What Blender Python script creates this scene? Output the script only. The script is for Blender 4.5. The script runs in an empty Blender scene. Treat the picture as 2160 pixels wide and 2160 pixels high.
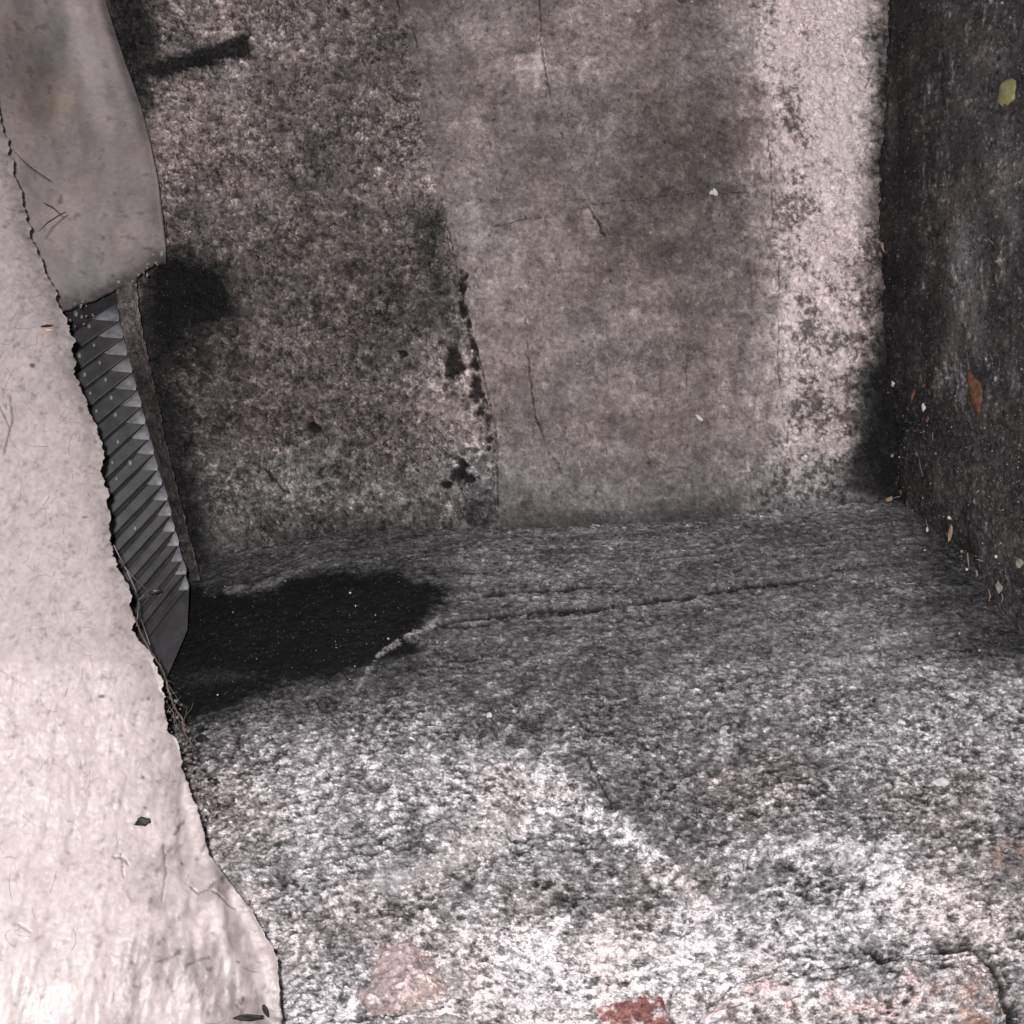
import bpy, math, random
import numpy as np
from mathutils import Vector

random.seed(7)
S = bpy.context.scene
COL = S.collection
R = math.radians

# ------------------------------------------------------------ camera, sky, sun, flash, exposure
cam_d = bpy.data.cameras.new("camera")
cam_d.sensor_width = 36.0
cam_d.sensor_fit = 'HORIZONTAL'
cam_d.lens = 36.0            # half width / distance = 0.5
cam_d.clip_start = 0.01
cam_d.clip_end = 100.0
cam = bpy.data.objects.new("camera", cam_d)
cam.location = (0, 0, 0)
cam.rotation_euler = (R(90), 0, 0)
COL.objects.link(cam)
cam_d.dof.use_dof = True; cam_d.dof.focus_distance = .68; cam_d.dof.aperture_fstop = 45
S.camera = cam

w = bpy.data.worlds.new("World")
S.world = w
w.use_nodes = True
nt = w.node_tree
bg = nt.nodes["Background"]
sky = nt.nodes.new("ShaderNodeTexSky")
sky.sky_type = 'NISHITA'
sky.sun_disc = False
sky.sun_elevation = R(38)
sky.sun_rotation = R(170)
nt.links.new(sky.outputs[0], bg.inputs[0])
bg.inputs[1].default_value = 0.02

sun_d = bpy.data.lights.new("sun", 'SUN')
sun_d.energy = 0.12
sun_d.angle = R(20)
sun_d.color = (1.0, 0.95, 0.9)
sun = bpy.data.objects.new("sun", sun_d)
sun.rotation_euler = Vector((0.10, -0.78, 0.62)).to_track_quat('Z', 'Y').to_euler()
COL.objects.link(sun)

# the picture is taken with the lamp of the phone: a small lamp in the mouth of the cavity
LAMP = np.array([-0.014, 0.0, 0.014])
LAMP_W = 15.5
fl_d = bpy.data.lights.new("phone_lamp", 'POINT')
fl_d.energy = LAMP_W
fl_d.shadow_soft_size = 0.004
fl_d.color = (1.0, 0.985, 0.97)
fl = bpy.data.objects.new("phone_lamp", fl_d)
fl.location = LAMP
COL.objects.link(fl)

S.view_settings.view_transform = 'Standard'
S.view_settings.look = 'None'
S.view_settings.gamma = 1.0
S.view_settings.exposure = 0.0
S.view_settings.use_curve_mapping = False

# ------------------------------------------------------------ numeric helpers
F = np.float32
def _hash(ix, iy, seed):
    h = (ix.astype(np.int64) * 374761393 + iy.astype(np.int64) * 668265263 + seed * 1274126177) & 0xffffffff
    h = ((h ^ (h >> 13)) * 1103515245) & 0xffffffff
    h = (h ^ (h >> 16)) & 1023
    return h
_ang = np.random.RandomState(3).rand(1024) * 2 * math.pi
_gx, _gy = np.cos(_ang).astype(F), np.sin(_ang).astype(F)
_rnd = np.random.RandomState(5).rand(1024).astype(F)
def pn(x, y, seed=0):
    """gradient noise, about -1..1"""
    x0 = np.floor(x); y0 = np.floor(y)
    fx = (x - x0).astype(F); fy = (y - y0).astype(F)
    ix = x0.astype(np.int64); iy = y0.astype(np.int64)
    ux = fx * fx * fx * (fx * (fx * 6 - 15) + 10); uy = fy * fy * fy * (fy * (fy * 6 - 15) + 10)
    def g(dx, dy):
        h = _hash(ix + dx, iy + dy, seed)
        return _gx[h] * (fx - dx) + _gy[h] * (fy - dy)
    a = g(0, 0); b = g(1, 0); c = g(0, 1); d = g(1, 1)
    return ((a + ux * (b - a)) * (1 - uy) + (c + ux * (d - c)) * uy) * 1.5
def fbm(x, y, size, octv=4, seed=0, gain=0.55):
    """x, y metres; size of the largest feature in metres"""
    r = 0; a = 1; t = 0
    for o in range(octv):
        f = (2.03 ** o) / size
        r = r + a * pn(x * f + 13.7 * o, y * f - 7.1 * o, seed + o)
        t += a; a *= gain
    return r / t * 1.35
def worley(x, y, size, seed=0):
    X = x / size; Y = y / size
    ix = np.floor(X).astype(np.int64); iy = np.floor(Y).astype(np.int64)
    best = np.full(X.shape, 9, F)
    for dx in (-1, 0, 1):
        for dy in (-1, 0, 1):
            h = _hash(ix + dx, iy + dy, seed)
            px = ix + dx + _rnd[h]; py = iy + dy + _rnd[(h * 7 + 13) & 1023]
            best = np.minimum(best, ((X - px) ** 2 + (Y - py) ** 2).astype(F))
    return np.sqrt(best)
def grit(x, y, size, frac, seed=0, ax=1.0, jit=0.0):
    """scattered sharp-edged grains: 0..1 mask, only a fraction of the cells carries one, sizes differ"""
    X = x / size * ax + jit; Y = y / size
    ix = np.floor(X).astype(np.int64); iy = np.floor(Y).astype(np.int64)
    out = np.zeros(X.shape, F)
    for dx in (-1, 0, 1):
        for dy in (-1, 0, 1):
            h = _hash(ix + dx, iy + dy, seed)
            r1 = _rnd[h]; r2 = _rnd[(h * 7 + 13) & 1023]; r3 = _rnd[(h * 11 + 5) & 1023]; r4 = _rnd[(h * 17 + 3) & 1023]; r5 = _rnd[(h * 23 + 9) & 1023]
            ang = r4 * 3.14; ca = np.cos(ang); sa = np.sin(ang)
            px = X - (ix + dx + r1); py = Y - (iy + dy + r2)
            qx = (px * ca + py * sa) * (1 + 1.6 * r5); qy = (-px * sa + py * ca)
            d = np.sqrt(qx * qx + qy * qy)
            rad = .16 + .42 * r3 * r3
            out = np.maximum(out, np.where(r5 * .5 + r4 * .5 < frac, ss(rad, rad * .7, d), 0))
    return out
def ss(a, b, x):
    t = np.clip((x - a) / (b - a), 0, 1)
    return t * t * (3 - 2 * t)
def pdist(u, v, pts):
    """distance to a polyline"""
    best = np.full(np.shape(u), 1e9, F)
    for (x0, y0), (x1, y1) in zip(pts[:-1], pts[1:]):
        dx, dy = x1 - x0, y1 - y0
        t = np.clip(((u - x0) * dx + (v - y0) * dy) / (dx * dx + dy * dy + 1e-9), 0, 1)
        best = np.minimum(best, np.hypot(u - x0 - t * dx, v - y0 - t * dy))
    return best
def psd(u, v, poly):
    """signed distance to a polygon, positive inside"""
    ins = np.zeros(np.shape(u), bool)
    n = len(poly)
    for i in range(n):
        x0, y0 = poly[i]; x1, y1 = poly[(i + 1) % n]
        if y0 == y1: continue
        c = ((y0 > v) != (y1 > v)) & (u < (x1 - x0) * (v - y0) / (y1 - y0) + x0)
        ins ^= c
    d = pdist(u, v, list(poly) + [poly[0]])
    return np.where(ins, d, -d)
def lin(s):
    s = np.clip(np.asarray(s, float) / 255.0, 0, 1)
    return np.where(s <= 0.04045, s / 12.92, ((s + 0.055) / 1.055) ** 2.4)
def lerp(a, b, t): return a + (b - a) * t
def at(u, v, d):
    """view direction (in 2160ths) and distance -> metres"""
    return np.stack([(u - 1080) / 2160.0 * d, d + 0 * u, (1080 - v) / 2160.0 * d], -1)
def interp(x, pts):
    return np.interp(x, [p[0] for p in pts], [p[1] for p in pts])
def normals(P):
    a = np.gradient(P, axis=1); b = np.gradient(P, axis=0)
    n = np.cross(b, a)
    n /= np.linalg.norm(n, axis=-1, keepdims=True) + 1e-12
    tocam = (n * P).sum(-1) > 0
    n[tocam] *= -1
    return n
K = LAMP_W / (4 * math.pi ** 2)
def reach(P, N):
    """how strongly the lamp reaches a surface, used once to calibrate plaster tones"""
    L = LAMP - P
    r2 = (L * L).sum(-1)
    c = (L * N).sum(-1) / np.sqrt(r2)
    return K * np.clip(c, 0.12, 1) / r2 + 0.03

# brightness as seen over the cavity, light and shade included, coarse samples (rows down, columns across)
T = np.array([
 [100,120,50,85,100,95,85,75,85,105,100,110,105,90,110,180,170,60,40,42],
 [105,125,60,85,95,80,75,80,90,105,115,110,100,85,105,175,160,45,40,45],
 [110,125,75,100,90,80,75,85,95,95,100,105,90,80,95,150,165,42,38,45],
 [115,130,95,95,90,80,78,85,105,100,105,105,80,75,85,145,150,38,38,50],
 [115,130,90,75,80,80,75,80,95,115,110,95,80,80,90,150,150,45,42,48],
 [110,110,90,34,62,75,75,65,80,115,112,100,100,90,100,150,145,36,48,50],
 [100,90,40,34,55,75,75,65,75,110,110,108,100,95,105,155,150,38,50,45],
 [100,90,40,48,62,75,75,80,85,105,105,105,110,105,110,140,130,38,45,42],
 [100,90,40,52,75,85,80,75,80,105,105,105,105,100,105,140,120,40,40,42],
 [100,90,40,55,85,85,85,85,75,90,95,95,95,90,95,120,110,42,42,45],
 [100,90,45,46,68,62,58,58,60,70,76,76,76,74,70,64,66,62,38,40],
 [100,90,40,34,44,46,44,46,60,84,88,88,84,78,74,80,82,78,45,40],
 [100,90,40,40,50,55,55,60,68,75,80,85,90,90,90,90,95,95,75,45],
 [100,90,60,50,52,60,62,68,75,75,80,80,85,95,100,110,110,115,110,100],
 [120,100,80,70,88,102,112,110,105,95,85,85,85,90,95,100,115,125,120,115],
 [130,120,120,110,128,130,135,135,130,142,140,100,90,95,95,105,105,110,105,110],
 [140,130,130,125,130,135,130,120,135,140,120,110,115,100,105,115,110,105,105,105],
 [150,150,150,150,150,135,130,125,135,130,125,120,120,130,130,150,150,165,150,125],
 [170,170,170,170,170,150,130,165,165,185,190,195,190,190,170,165,160,155,140,130],
 [200,200,200,200,200,190,175,170,175,200,200,190,180,175,170,175,165,150,140,120]], float)
def tone(u, v):
    x = np.clip(u / 108.0 - 0.5, 0, 18.999); y = np.clip(v / 108.0 - 0.5, 0, 18.999)
    ix = x.astype(int); iy = y.astype(int)
    fx = x - ix; fy = y - iy
    fx = fx * fx * (3 - 2 * fx); fy = fy * fy * (3 - 2 * fy)
    a = T[iy, ix] * (1 - fx) + T[iy, ix + 1] * fx
    b = T[iy + 1, ix] * (1 - fx) + T[iy + 1, ix + 1] * fx
    return a * (1 - fy) + b * fy

# ------------------------------------------------------------ materials
def new_mat(name, rough=0.85, spec=0.3):
    m = bpy.data.materials.new(name); m.use_nodes = True
    b = m.node_tree.nodes["Principled BSDF"]
    b.inputs["Roughness"].default_value = rough
    b.inputs["Specular IOR Level"].default_value = spec
    return m, m.node_tree, b
def plaster_mat(name, scale=420, bump=0.35, var=0.5, spark=0.0, rough=0.85, dist=0.0006, stretch=(1, 1, 1), spec=0.3, sparkscale=900, crisp=0.0, cscale=300, cst=(1, 1, 1)):
    """colour attribute x fine grain, with matching fine relief and sparkle painted as a few pale specks"""
    m, t, b = new_mat(name, rough, spec)
    L = t.links.new
    at_ = t.nodes.new("ShaderNodeAttribute"); at_.attribute_name = "Col"
    tc = t.nodes.new("ShaderNodeTexCoord")
    mp = t.nodes.new("ShaderNodeMapping"); mp.inputs["Scale"].default_value = stretch
    L(tc.outputs["Object"], mp.inputs[0])
    n1 = t.nodes.new("ShaderNodeTexNoise"); n1.inputs["Scale"].default_value = scale; n1.inputs["Detail"].default_value = 4; n1.inputs["Roughness"].default_value = 0.65
    n1.inputs["Distortion"].default_value = 0.6
    L(mp.outputs[0], n1.inputs["Vector"])
    mr = t.nodes.new("ShaderNodeMapRange"); mr.inputs[1].default_value = 0.3; mr.inputs[2].default_value = 0.7
    mr.inputs[3].default_value = 1 - var; mr.inputs[4].default_value = 1 + var
    L(n1.outputs[0], mr.inputs[0])
    mul = t.nodes.new("ShaderNodeMixRGB"); mul.blend_type = 'MULTIPLY'; mul.inputs[0].default_value = 1
    L(at_.outputs["Color"], mul.inputs[1]); L(mr.outputs[0], mul.inputs[2])
    out = mul.outputs[0]
    if crisp > 0:
        mp2 = t.nodes.new("ShaderNodeMapping"); mp2.inputs["Scale"].default_value = cst; L(tc.outputs["Object"], mp2.inputs[0])
        def level(sc, seed, lo, hi, val, prev):
            n = t.nodes.new("ShaderNodeTexNoise"); n.inputs["Scale"].default_value = sc; n.inputs["Detail"].default_value = 3; n.inputs["Roughness"].default_value = .6; n.inputs["Distortion"].default_value = 1.2
            ad = t.nodes.new("ShaderNodeVectorMath"); ad.operation = 'ADD'; ad.inputs[1].default_value = (seed, seed * 2.3, seed * .7)
            L(mp2.outputs[0], ad.inputs[0]); L(ad.outputs[0], n.inputs["Vector"])
            # patches where this kind of grain is dense or sparse
            pz = t.nodes.new("ShaderNodeTexNoise"); pz.inputs["Scale"].default_value = sc * .12; pz.inputs["Detail"].default_value = 2; L(ad.outputs[0], pz.inputs["Vector"])
            sh = t.nodes.new("ShaderNodeMath"); sh.operation = 'MULTIPLY_ADD'; L(pz.outputs[0], sh.inputs[0]); sh.inputs[1].default_value = (.35 if hi > lo else -.35); L(n.outputs[0], sh.inputs[2])
            r = t.nodes.new("ShaderNodeMapRange"); o_ = (.175 if hi > lo else -.175)
            r.inputs[1].default_value = lo + o_; r.inputs[2].default_value = hi + o_; r.inputs[3].default_value = 1; r.inputs[4].default_value = val
            L(sh.outputs[0], r.inputs[0])
            mu = t.nodes.new("ShaderNodeMixRGB"); mu.blend_type = 'MULTIPLY'; mu.inputs[0].default_value = 1; L(prev, mu.inputs[1]); L(r.outputs[0], mu.inputs[2])
            return mu.outputs[0]
        out = level(cscale, 3.1, .57, .61, 1 + .75 * crisp, out)
        out = level(cscale * 1.15, 7.7, .425, .39, 1 - .72 * crisp, out)
        out = level(cscale * .5, 11.3, .39, .36, 1 - .55 * crisp, out)
    if spark > 0:  # sparkle painted into the base colour as pale specks
        n2 = t.nodes.new("ShaderNodeTexVoronoi"); n2.inputs["Scale"].default_value = sparkscale; n2.inputs["Randomness"].default_value = 1
        L(tc.outputs["Object"], n2.inputs["Vector"])
        lt = t.nodes.new("ShaderNodeMapRange"); lt.inputs[1].default_value = 0.22; lt.inputs[2].default_value = 0.12; lt.inputs[3].default_value = 0; lt.inputs[4].default_value = 1
        L(n2.outputs["Distance"], lt.inputs[0])
        n3 = t.nodes.new("ShaderNodeSeparateColor"); L(n2.outputs["Color"], n3.inputs[0])
        gt = t.nodes.new("ShaderNodeMapRange"); gt.inputs[1].default_value = 1 - spark; gt.inputs[2].default_value = 1.0
        L(n3.outputs[0], gt.inputs[0])
        mm = t.nodes.new("ShaderNodeMath"); mm.operation = 'MULTIPLY'; L(lt.outputs[0], mm.inputs[0]); L(gt.outputs[0], mm.inputs[1])
        mx = t.nodes.new("ShaderNodeMixRGB"); L(mm.outputs[0], mx.inputs[0]); L(out, mx.inputs[1]); mx.inputs[2].default_value = (0.75, 0.74, 0.75, 1)
        out = mx.outputs[0]
    L(out, b.inputs["Base Color"])
    bp = t.nodes.new("ShaderNodeBump"); bp.inputs["Strength"].default_value = bump; bp.inputs["Distance"].default_value = dist
    L(n1.outputs[0], bp.inputs["Height"]); L(bp.outputs[0], b.inputs["Normal"])
    return m
def plain_mat(name, col, rough=0.7, scale=600, var=0.35, spec=0.35, metal=0.0, bump=0.2):
    m, t, b = new_mat(name, rough, spec)
    L = t.links.new
    tc = t.nodes.new("ShaderNodeTexCoord")
    n1 = t.nodes.new("ShaderNodeTexNoise"); n1.inputs["Scale"].default_value = scale; n1.inputs["Detail"].default_value = 3
    L(tc.outputs["Object"], n1.inputs["Vector"])
    cr = t.nodes.new("ShaderNodeValToRGB")
    cr.color_ramp.elements[0].position = 0.3; cr.color_ramp.elements[1].position = 0.7
    cr.color_ramp.elements[0].color = tuple(c * (1 - var) for c in col) + (1,)
    cr.color_ramp.elements[1].color = tuple(min(1, c * (1 + var)) for c in col) + (1,)
    L(n1.outputs[0], cr.inputs[0]); L(cr.outputs[0], b.inputs["Base Color"])
    b.inputs["Metallic"].default_value = metal
    bp = t.nodes.new("ShaderNodeBump"); bp.inputs["Strength"].default_value = bump; bp.inputs["Distance"].default_value = 0.0004
    L(n1.outputs[0], bp.inputs["Height"]); L(bp.outputs[0], b.inputs["Normal"])
    return m

M_WALL = plaster_mat("sooty_plaster", 520, 0.8, 0.4, 0.12, crisp=.85, cscale=250)
M_SMOOTH = plaster_mat("smooth_render", 600, 0.35, 0.2, 0.05, dist=0.0004, crisp=.34, cscale=240)
M_LIME = plaster_mat("lime_plaster", 500, 0.8, 0.3, 0.06, crisp=.5, cscale=230)
M_LEDGE = plaster_mat("crusted_concrete", 560, 0.8, 0.45, 0.14, dist=.0007, stretch=(0.6, 1, 1), crisp=.78, cscale=330, cst=(.55, .8, 1.25))
M_DARK = plaster_mat("soot_black_render", 500, 0.5, 0.35, 0.20, rough=0.7, sparkscale=620, crisp=.7, cscale=260, cst=(1, 1.6, .8))
M_PALE = plaster_mat("pale_lining", 420, 0.35, 0.08, 0.0, rough=0.42, spec=0.5, dist=0.0006, stretch=(1.5, 1, .6))
M_BOARD = plaster_mat("smooth_board", 260, 0.15, 0.07, 0.02, rough=0.7, dist=0.0004)
M_STONE = plaster_mat("stone", 420, 0.5, 0.3, 0.05, crisp=.6, cscale=320, cst=(.7, 1, 1))

# ------------------------------------------------------------ object helpers
def tag(o, label=None, cat=None, group=None, kind=None):
    if label: o["label"] = label
    if cat: o["category"] = cat
    if group: o["group"] = group
    if kind: o["kind"] = kind
    return o
def empty(name, loc=(0, 0, 0)):
    o = bpy.data.objects.new(name, None); o.location = loc; o.empty_display_size = 0.02
    COL.objects.link(o); return o
def link(name, me, mat, parent=None):
    o = bpy.data.objects.new(name, me); COL.objects.link(o)
    if mat: me.materials.append(mat)
    if parent:
        o.parent = parent
        o.matrix_parent_inverse = parent.matrix_world.inverted() if False else o.matrix_parent_inverse
        o.location = -Vector(parent.location)
    return o
def np_mesh(name, V, Fc, colr=None, smooth=True):
    me = bpy.data.meshes.new(name)
    V = np.ascontiguousarray(V, F); Fc = np.ascontiguousarray(Fc, np.int32)
    k = Fc.shape[1]
    me.vertices.add(len(V)); me.vertices.foreach_set("co", V.ravel())
    me.loops.add(Fc.size); me.loops.foreach_set("vertex_index", Fc.ravel())
    me.polygons.add(len(Fc))
    me.polygons.foreach_set("loop_start", np.arange(0, Fc.size, k, dtype=np.int32))
    if smooth: me.polygons.foreach_set("use_smooth", np.ones(len(Fc), bool))
    if colr is not None:
        a = me.color_attributes.new("Col", 'FLOAT_COLOR', 'POINT')
        c4 = np.concatenate([colr, np.ones((len(colr), 1))], 1).astype(F)
        a.data.foreach_set("color", c4.ravel())
    me.update(calc_edges=True); me.validate()
    return me
def grid_split(P, C, region=None):
    """grid of points -> {region: (verts, quads, colours)}; neighbours share their seam exactly"""
    ny, nx, _ = P.shape
    idx = np.arange(ny * nx).reshape(ny, nx)
    q = np.stack([idx[:-1, :-1], idx[1:, :-1], idx[1:, 1:], idx[:-1, 1:]], -1).reshape(-1, 4)
    V = P.reshape(-1, 3); CC = C.reshape(-1, 3)
    if region is None: reg = np.zeros(len(q), int)
    else: reg = region[:-1, :-1].reshape(-1)
    out = {}
    for r in np.unique(reg):
        if r < 0: continue
        f = q[reg == r]
        u_, inv = np.unique(f, return_inverse=True)
        out[int(r)] = (V[u_], inv.reshape(-1, 4), CC[u_])
    return out
def tint(t, a):
    """tone array -> colour, a = warmth"""
    a = np.asarray(a)
    return np.stack([t * (1.02 + 0.13 * a), t * (.975 - 0.03 * a), t * (1.015 - 0.095 * a)], -1)
def tube(name, pts, r, mat, parent=None, seg=6, taper=True, closed=False):
    V = []; Fc = []
    pts = [Vector(p) for p in pts]
    n = len(pts)
    for i, p in enumerate(pts):
        d = (pts[min(i + 1, n - 1)] - pts[max(i - 1, 0)]).normalized()
        a = d.orthogonal().normalized(); b = d.cross(a)
        rr = r * (1 if not taper else (0.45 + 0.55 * math.sin(math.pi * (0.15 + 0.7 * i / max(1, n - 1)))))
        for k in range(seg):
            t = 2 * math.pi * k / seg
            V.append(p + (a * math.cos(t) + b * math.sin(t)) * rr)
    for i in range(n - 1):
        for k in range(seg):
            Fc.append((i * seg + k, i * seg + (k + 1) % seg, (i + 1) * seg + (k + 1) % seg, (i + 1) * seg + k))
    me = bpy.data.meshes.new(name)
    me.from_pydata([tuple(v) for v in V], [], Fc + [tuple(range(seg))[::-1], tuple(range((n - 1) * seg, n * seg))])
    for p in me.polygons: p.use_smooth = True
    return link(name, me, mat, parent)

# ------------------------------------------------------------ base shapes of the cavity
CORNER = [(-700, 1885), (0, 1868), (200, 1862), (400, 1856), (600, 1864), (760, 1872), (900, 1880), (1050, 1890), (1300, 1900)]
EDGE = [(-400, 1330), (300, 1225), (400, 1200), (480, 1170), (700, 1128), (900, 1112), (1400, 1090), (1700, 1062), (1880, 1050), (2500, 1040)]
PROF = [(-80, .86), (0, .80), (120, .735), (270, .685), (420, .642), (720, .575), (1080, .52), (1500, .475), (1900, .45)]
L1 = [(790, -400), (815, 0), (862, 120), (892, 220), (905, 330), (925, 430), (950, 500), (965, 580), (985, 660), (1012, 760), (1022, 830), (1045, 905), (1052, 1000), (1058, 1110), (1060, 1300)]
L2a = [(1138, -300), (1138, 0), (1142, 100), (1152, 160), (1160, 200), (1180, 270), (1202, 330)]
L2b = [(1108, 670), (1112, 740), (1120, 810), (1130, 880), (1150, 930), (1185, 1000)]
L3 = [(1590, -400), (1578, 0), (1575, 120), (1622, 160), (1625, 330), (1632, 420), (1628, 520), (1642, 620), (1636, 760), (1650, 860), (1600, 1100)]

# ============================================================ BACK WALL
def build_back_wall():
    us = np.arange(60, 2010, 2.55); vs = np.concatenate([np.arange(-500, -20, 14.0), np.arange(-20, 1190, 2.55), np.arange(1190, 1340, 10)])
    U, Vv = np.meshgrid(us, vs)
    d = 0.80 + 0.006 * np.sin(U / 260.0) + 0.004 * np.sin(Vv / 190.0 + U / 400)
    # left end of the wall turns a little towards the camera
    d = d - 0.025 * ss(480, 300, U) + 0.0 * U
    B = at(U, Vv, d); x = B[..., 0]; z = B[..., 2]
    N = normals(B)
    wx = fbm(x, z, .03, 4, 11); wz = fbm(x, z, .03, 4, 21)
    fx = fbm(x, z, .008, 3, 31)
    u = U + wx * 14 + fx * 5; v = Vv + wz * 14
    # side of the main joint
    l1 = interp(v, [(b, a) for a, b in L1]); l3 = interp(v, [(b, a) for a, b in L3])
    s1 = u - l1; s3 = u - l3 + fx * 14
    nn = fbm(x, z, .012, 4, 36, .7); rough = ss(40, -40, s1 + 60 * nn * ss(800, 500, v) + 34 * nn); lime = ss(-34, 22, s3 + 50 * nn)
    smooth = (1 - rough) * (1 - lime)
    tn = tone(U + wx * 26 + fx * 12, Vv + wz * 26 + fx * 8)
    # relief: crumbs
    n_a = fbm(x, z, .0085, 4, 41, .62); n_b = fbm(x, z, .0032, 3, 51, .6); n_c = fbm(x, z, .022, 4, 61)
    wl = worley(x + wx * .002, z + wz * .002, .0055, 4)
    pit = ss(.22, .08, worley(x + wx * .01, z + wz * .01, .014, 9) + n_b * .1) * ss(.05, .4, fbm(x, z, .03, 2, 47))
    disp = rough * (.0022 * n_a + .0016 * n_b + .0026 * n_c) + smooth * (.0006 * n_a + .00045 * n_b + .0014 * n_c - .0012 * pit) \
         + lime * (.0016 * n_a + .0012 * n_b + .0016 * n_c)
    disp += .0016 * ss(-12, 12, s1 + 18 * nn) * ss(380, 560, v) + .0014 * ss(20, -20, s1 + 30 * nn) * 0 + .0012 * ss(-8, 6, s3 + 20 * nn) * (v > 140)
    cn = fbm(x, z, .0056, 3, 45, .7); cd = ss(.16, .34, -cn); cb = ss(.2, .42, cn); disp += (.0007 * cb - .0009 * cd) * (rough + .6 * lime + .15 * smooth)
    # open joint with holes left of the slab
    dl = np.abs(s1 + 6)
    hole = ss(13, 4, dl + n_a * 14 + 6) * ss(560, 640, v) * ss(930, 860, v)
    for (hx, hy, hr, hq) in [(958, 768, 24, 1.7), (966, 1000, 20, 1.0), (990, 1012, 15, .8), (1003, 820, 14, 2.2), (975, 600, 12, 3), 
                       (940, 1020, 14, .6), (975, 980, 12, 1.5), (1015, 870, 10, 2.5), (660, 900, 14, 1), (850, 745, 10, 1), (1030, 935, 8, 3)]:
        e = np.hypot(U - hx, (Vv - hy) / hq) + (n_a * 8 + fx * 6)
        hole = np.maximum(hole, ss(hr, hr * .6, e))
    disp -= hole * .006
    # fine cracks, plaster scabs and blisters
    crack = np.zeros_like(x)
    for pts, wd in ((L2a, 2.4), (L2b, 2.6), ([(945, 480), (970, 600), (1012, 760), (1045, 900), (1052, 1070)], 2.2), ([(1040, 478), (1100, 466), (1140, 458)], 2.2), ([(1240, 440), (1262, 470), (1275, 500)], 4),
                    ([(1250, 432), (1400, 414), (1600, 402)], 1.1), ([(830, -20), (850, 40), (872, 70), (880, 100)], 3.0), ([(760, 120), (790, 175), (850, 220)], 2.6),
                    ([(305, 250), (320, 350), (345, 460), (360, 520)], 3), ([(1640, 560), (1644, 650), (1638, 760), (1650, 860)], 1.8), ([(1620, 290), (1628, 390), (1630, 480)], 1.6), ([(560, 990), (590, 1030), (610, 1040)], 4), ([(1445, 770), (1450, 860)], 1.5)):
        dd = pdist(U + fx * 3, Vv + n_a * 4, pts)
        crack = np.maximum(crack, ss(wd, wd * .35, dd) * ss(-.6, 0, n_c + .6 * n_a))
        disp += .0008 * ss(wd + 8, wd + 1, dd) * ss(-1, .3, n_c)
    disp -= crack * .0022
    scab = np.zeros_like(x)
    for poly, h in (([(1085, 118), (1135, 108), (1158, 150), (1148, 190), (1085, 185)], .0016), ([(1225, 445), (1245, 438), (1272, 500), (1235, 500)], .002),
                    ([(1120, 150), (1140, 40), (1150, 120)], .0016), ([(835, 20), (850, 40), (875, 75), (840, 60)], .002), ([(540, 985), (600, 1000), (612, 1045), (560, 1040)], -.002),
                    ([(1620, 110), (1655, 140), (1640, 180), (1575, 160)], .001)):
        s = psd(U + fx * 4, Vv + n_a * 4, poly)
        k = ss(-2, 3, s); disp += h * k; scab = np.maximum(scab, k * (h > 0))
    P = B + N * disp[..., None]
    # dirt and soot, plus light and shade left in from the brightness grid
    tn = tn + 26 * rough * ss(1.2, .3, np.hypot((U - 965) / 110, (Vv - 860) / 260) + .3 * wx)
    alb = lin(tn) / reach(B, N)
    grain = fbm(x, z, .0042, 3, 71, .8); blot = fbm(x, z, .014, 4, 81, .6)
    worm = ss(.10, .0, np.abs(fbm(x, z, .0062, 2, 75, .5)))
    g = rough * (.95 * grain + .75 * blot + .7 * n_a + .22 * worm - .08) + smooth * (.5 * grain + .36 * blot + .25 * n_a) + lime * (.42 * grain + .35 * blot)
    alb = alb * np.exp(g) * (1 - cd * (.42 * rough + .25 * lime + .10 * smooth)) * (1 + cb * (.45 * rough + .10 * lime + .10 * smooth))
    patch = ss(.25, .6, fbm(x, z, .05, 4, 46, .6)) ; alb = alb * (1 - .3 * patch * rough)
    g1 = grit(x + .002 * n_b, z + .002 * n_b, .0052, .42, 120); g2 = grit(x + .001 * n_b, z, .0034, .42, 121); g3 = grit(x + .003 * n_b, z + .002 * n_a, .0085, .33, 122)
    big = ss(-.2, .35, fbm(x, z, .06, 3, 123))
    zone = ss(-.30, .25, fbm(x, z, .045, 3, 129, .6) + .25 * ss(200, 700, v) - .1)
    alb = alb * np.exp(-g * .55 * rough * (1 - zone)) * np.exp(.35 * fbm(x, z, .055, 4, 130, .65) * (1 - lime))
    dk = ss(.1, .5, fbm(x, z, .020, 5, 131, .75)) * rough * zone; alb = alb * (1 - .5 * dk)
    sd_ = ss(30, -60, np.hypot((u - 1470) / 1.2, (v - 345)) - 90 + 40 * nn) + .7 * ss(30, -60, np.hypot((u - 1400) / 2.2, (v - 520)) - 60 + 40 * nn); alb = alb * (1 - .14 * np.clip(sd_, 0, 1) * smooth)
    alb = alb * (1 + .55 * g1 * (rough * lerp(.4, 1, big) + .12 * smooth)) * (1 - .55 * g2 * (rough + .18 * smooth + .5 * lime)) * (1 - .45 * g3 * (rough * big + .8 * lime))
    P = P + N * (.0010 * g1 * rough - .0008 * g2 * (rough + lime) - .0010 * g3 * (rough * big + lime))[..., None]
    alb = alb * (1 - .35 * ss(.1, .5, fbm(x, z, .035, 5, 124, .7)) * rough)
    gs = grit(x + .004 * n_b + .003 * nn, z * 1.3, .016, .25, 125); alb = alb * (1 + .38 * gs * smooth); P = P + N * (.0006 * gs * smooth)[..., None]
    # whitish bits on the rough half
    fleck = ss(.42, .75, n_b + .5 * n_a) * rough
    alb = alb * (1 + .75 * fleck) + .03 * fleck
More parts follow.
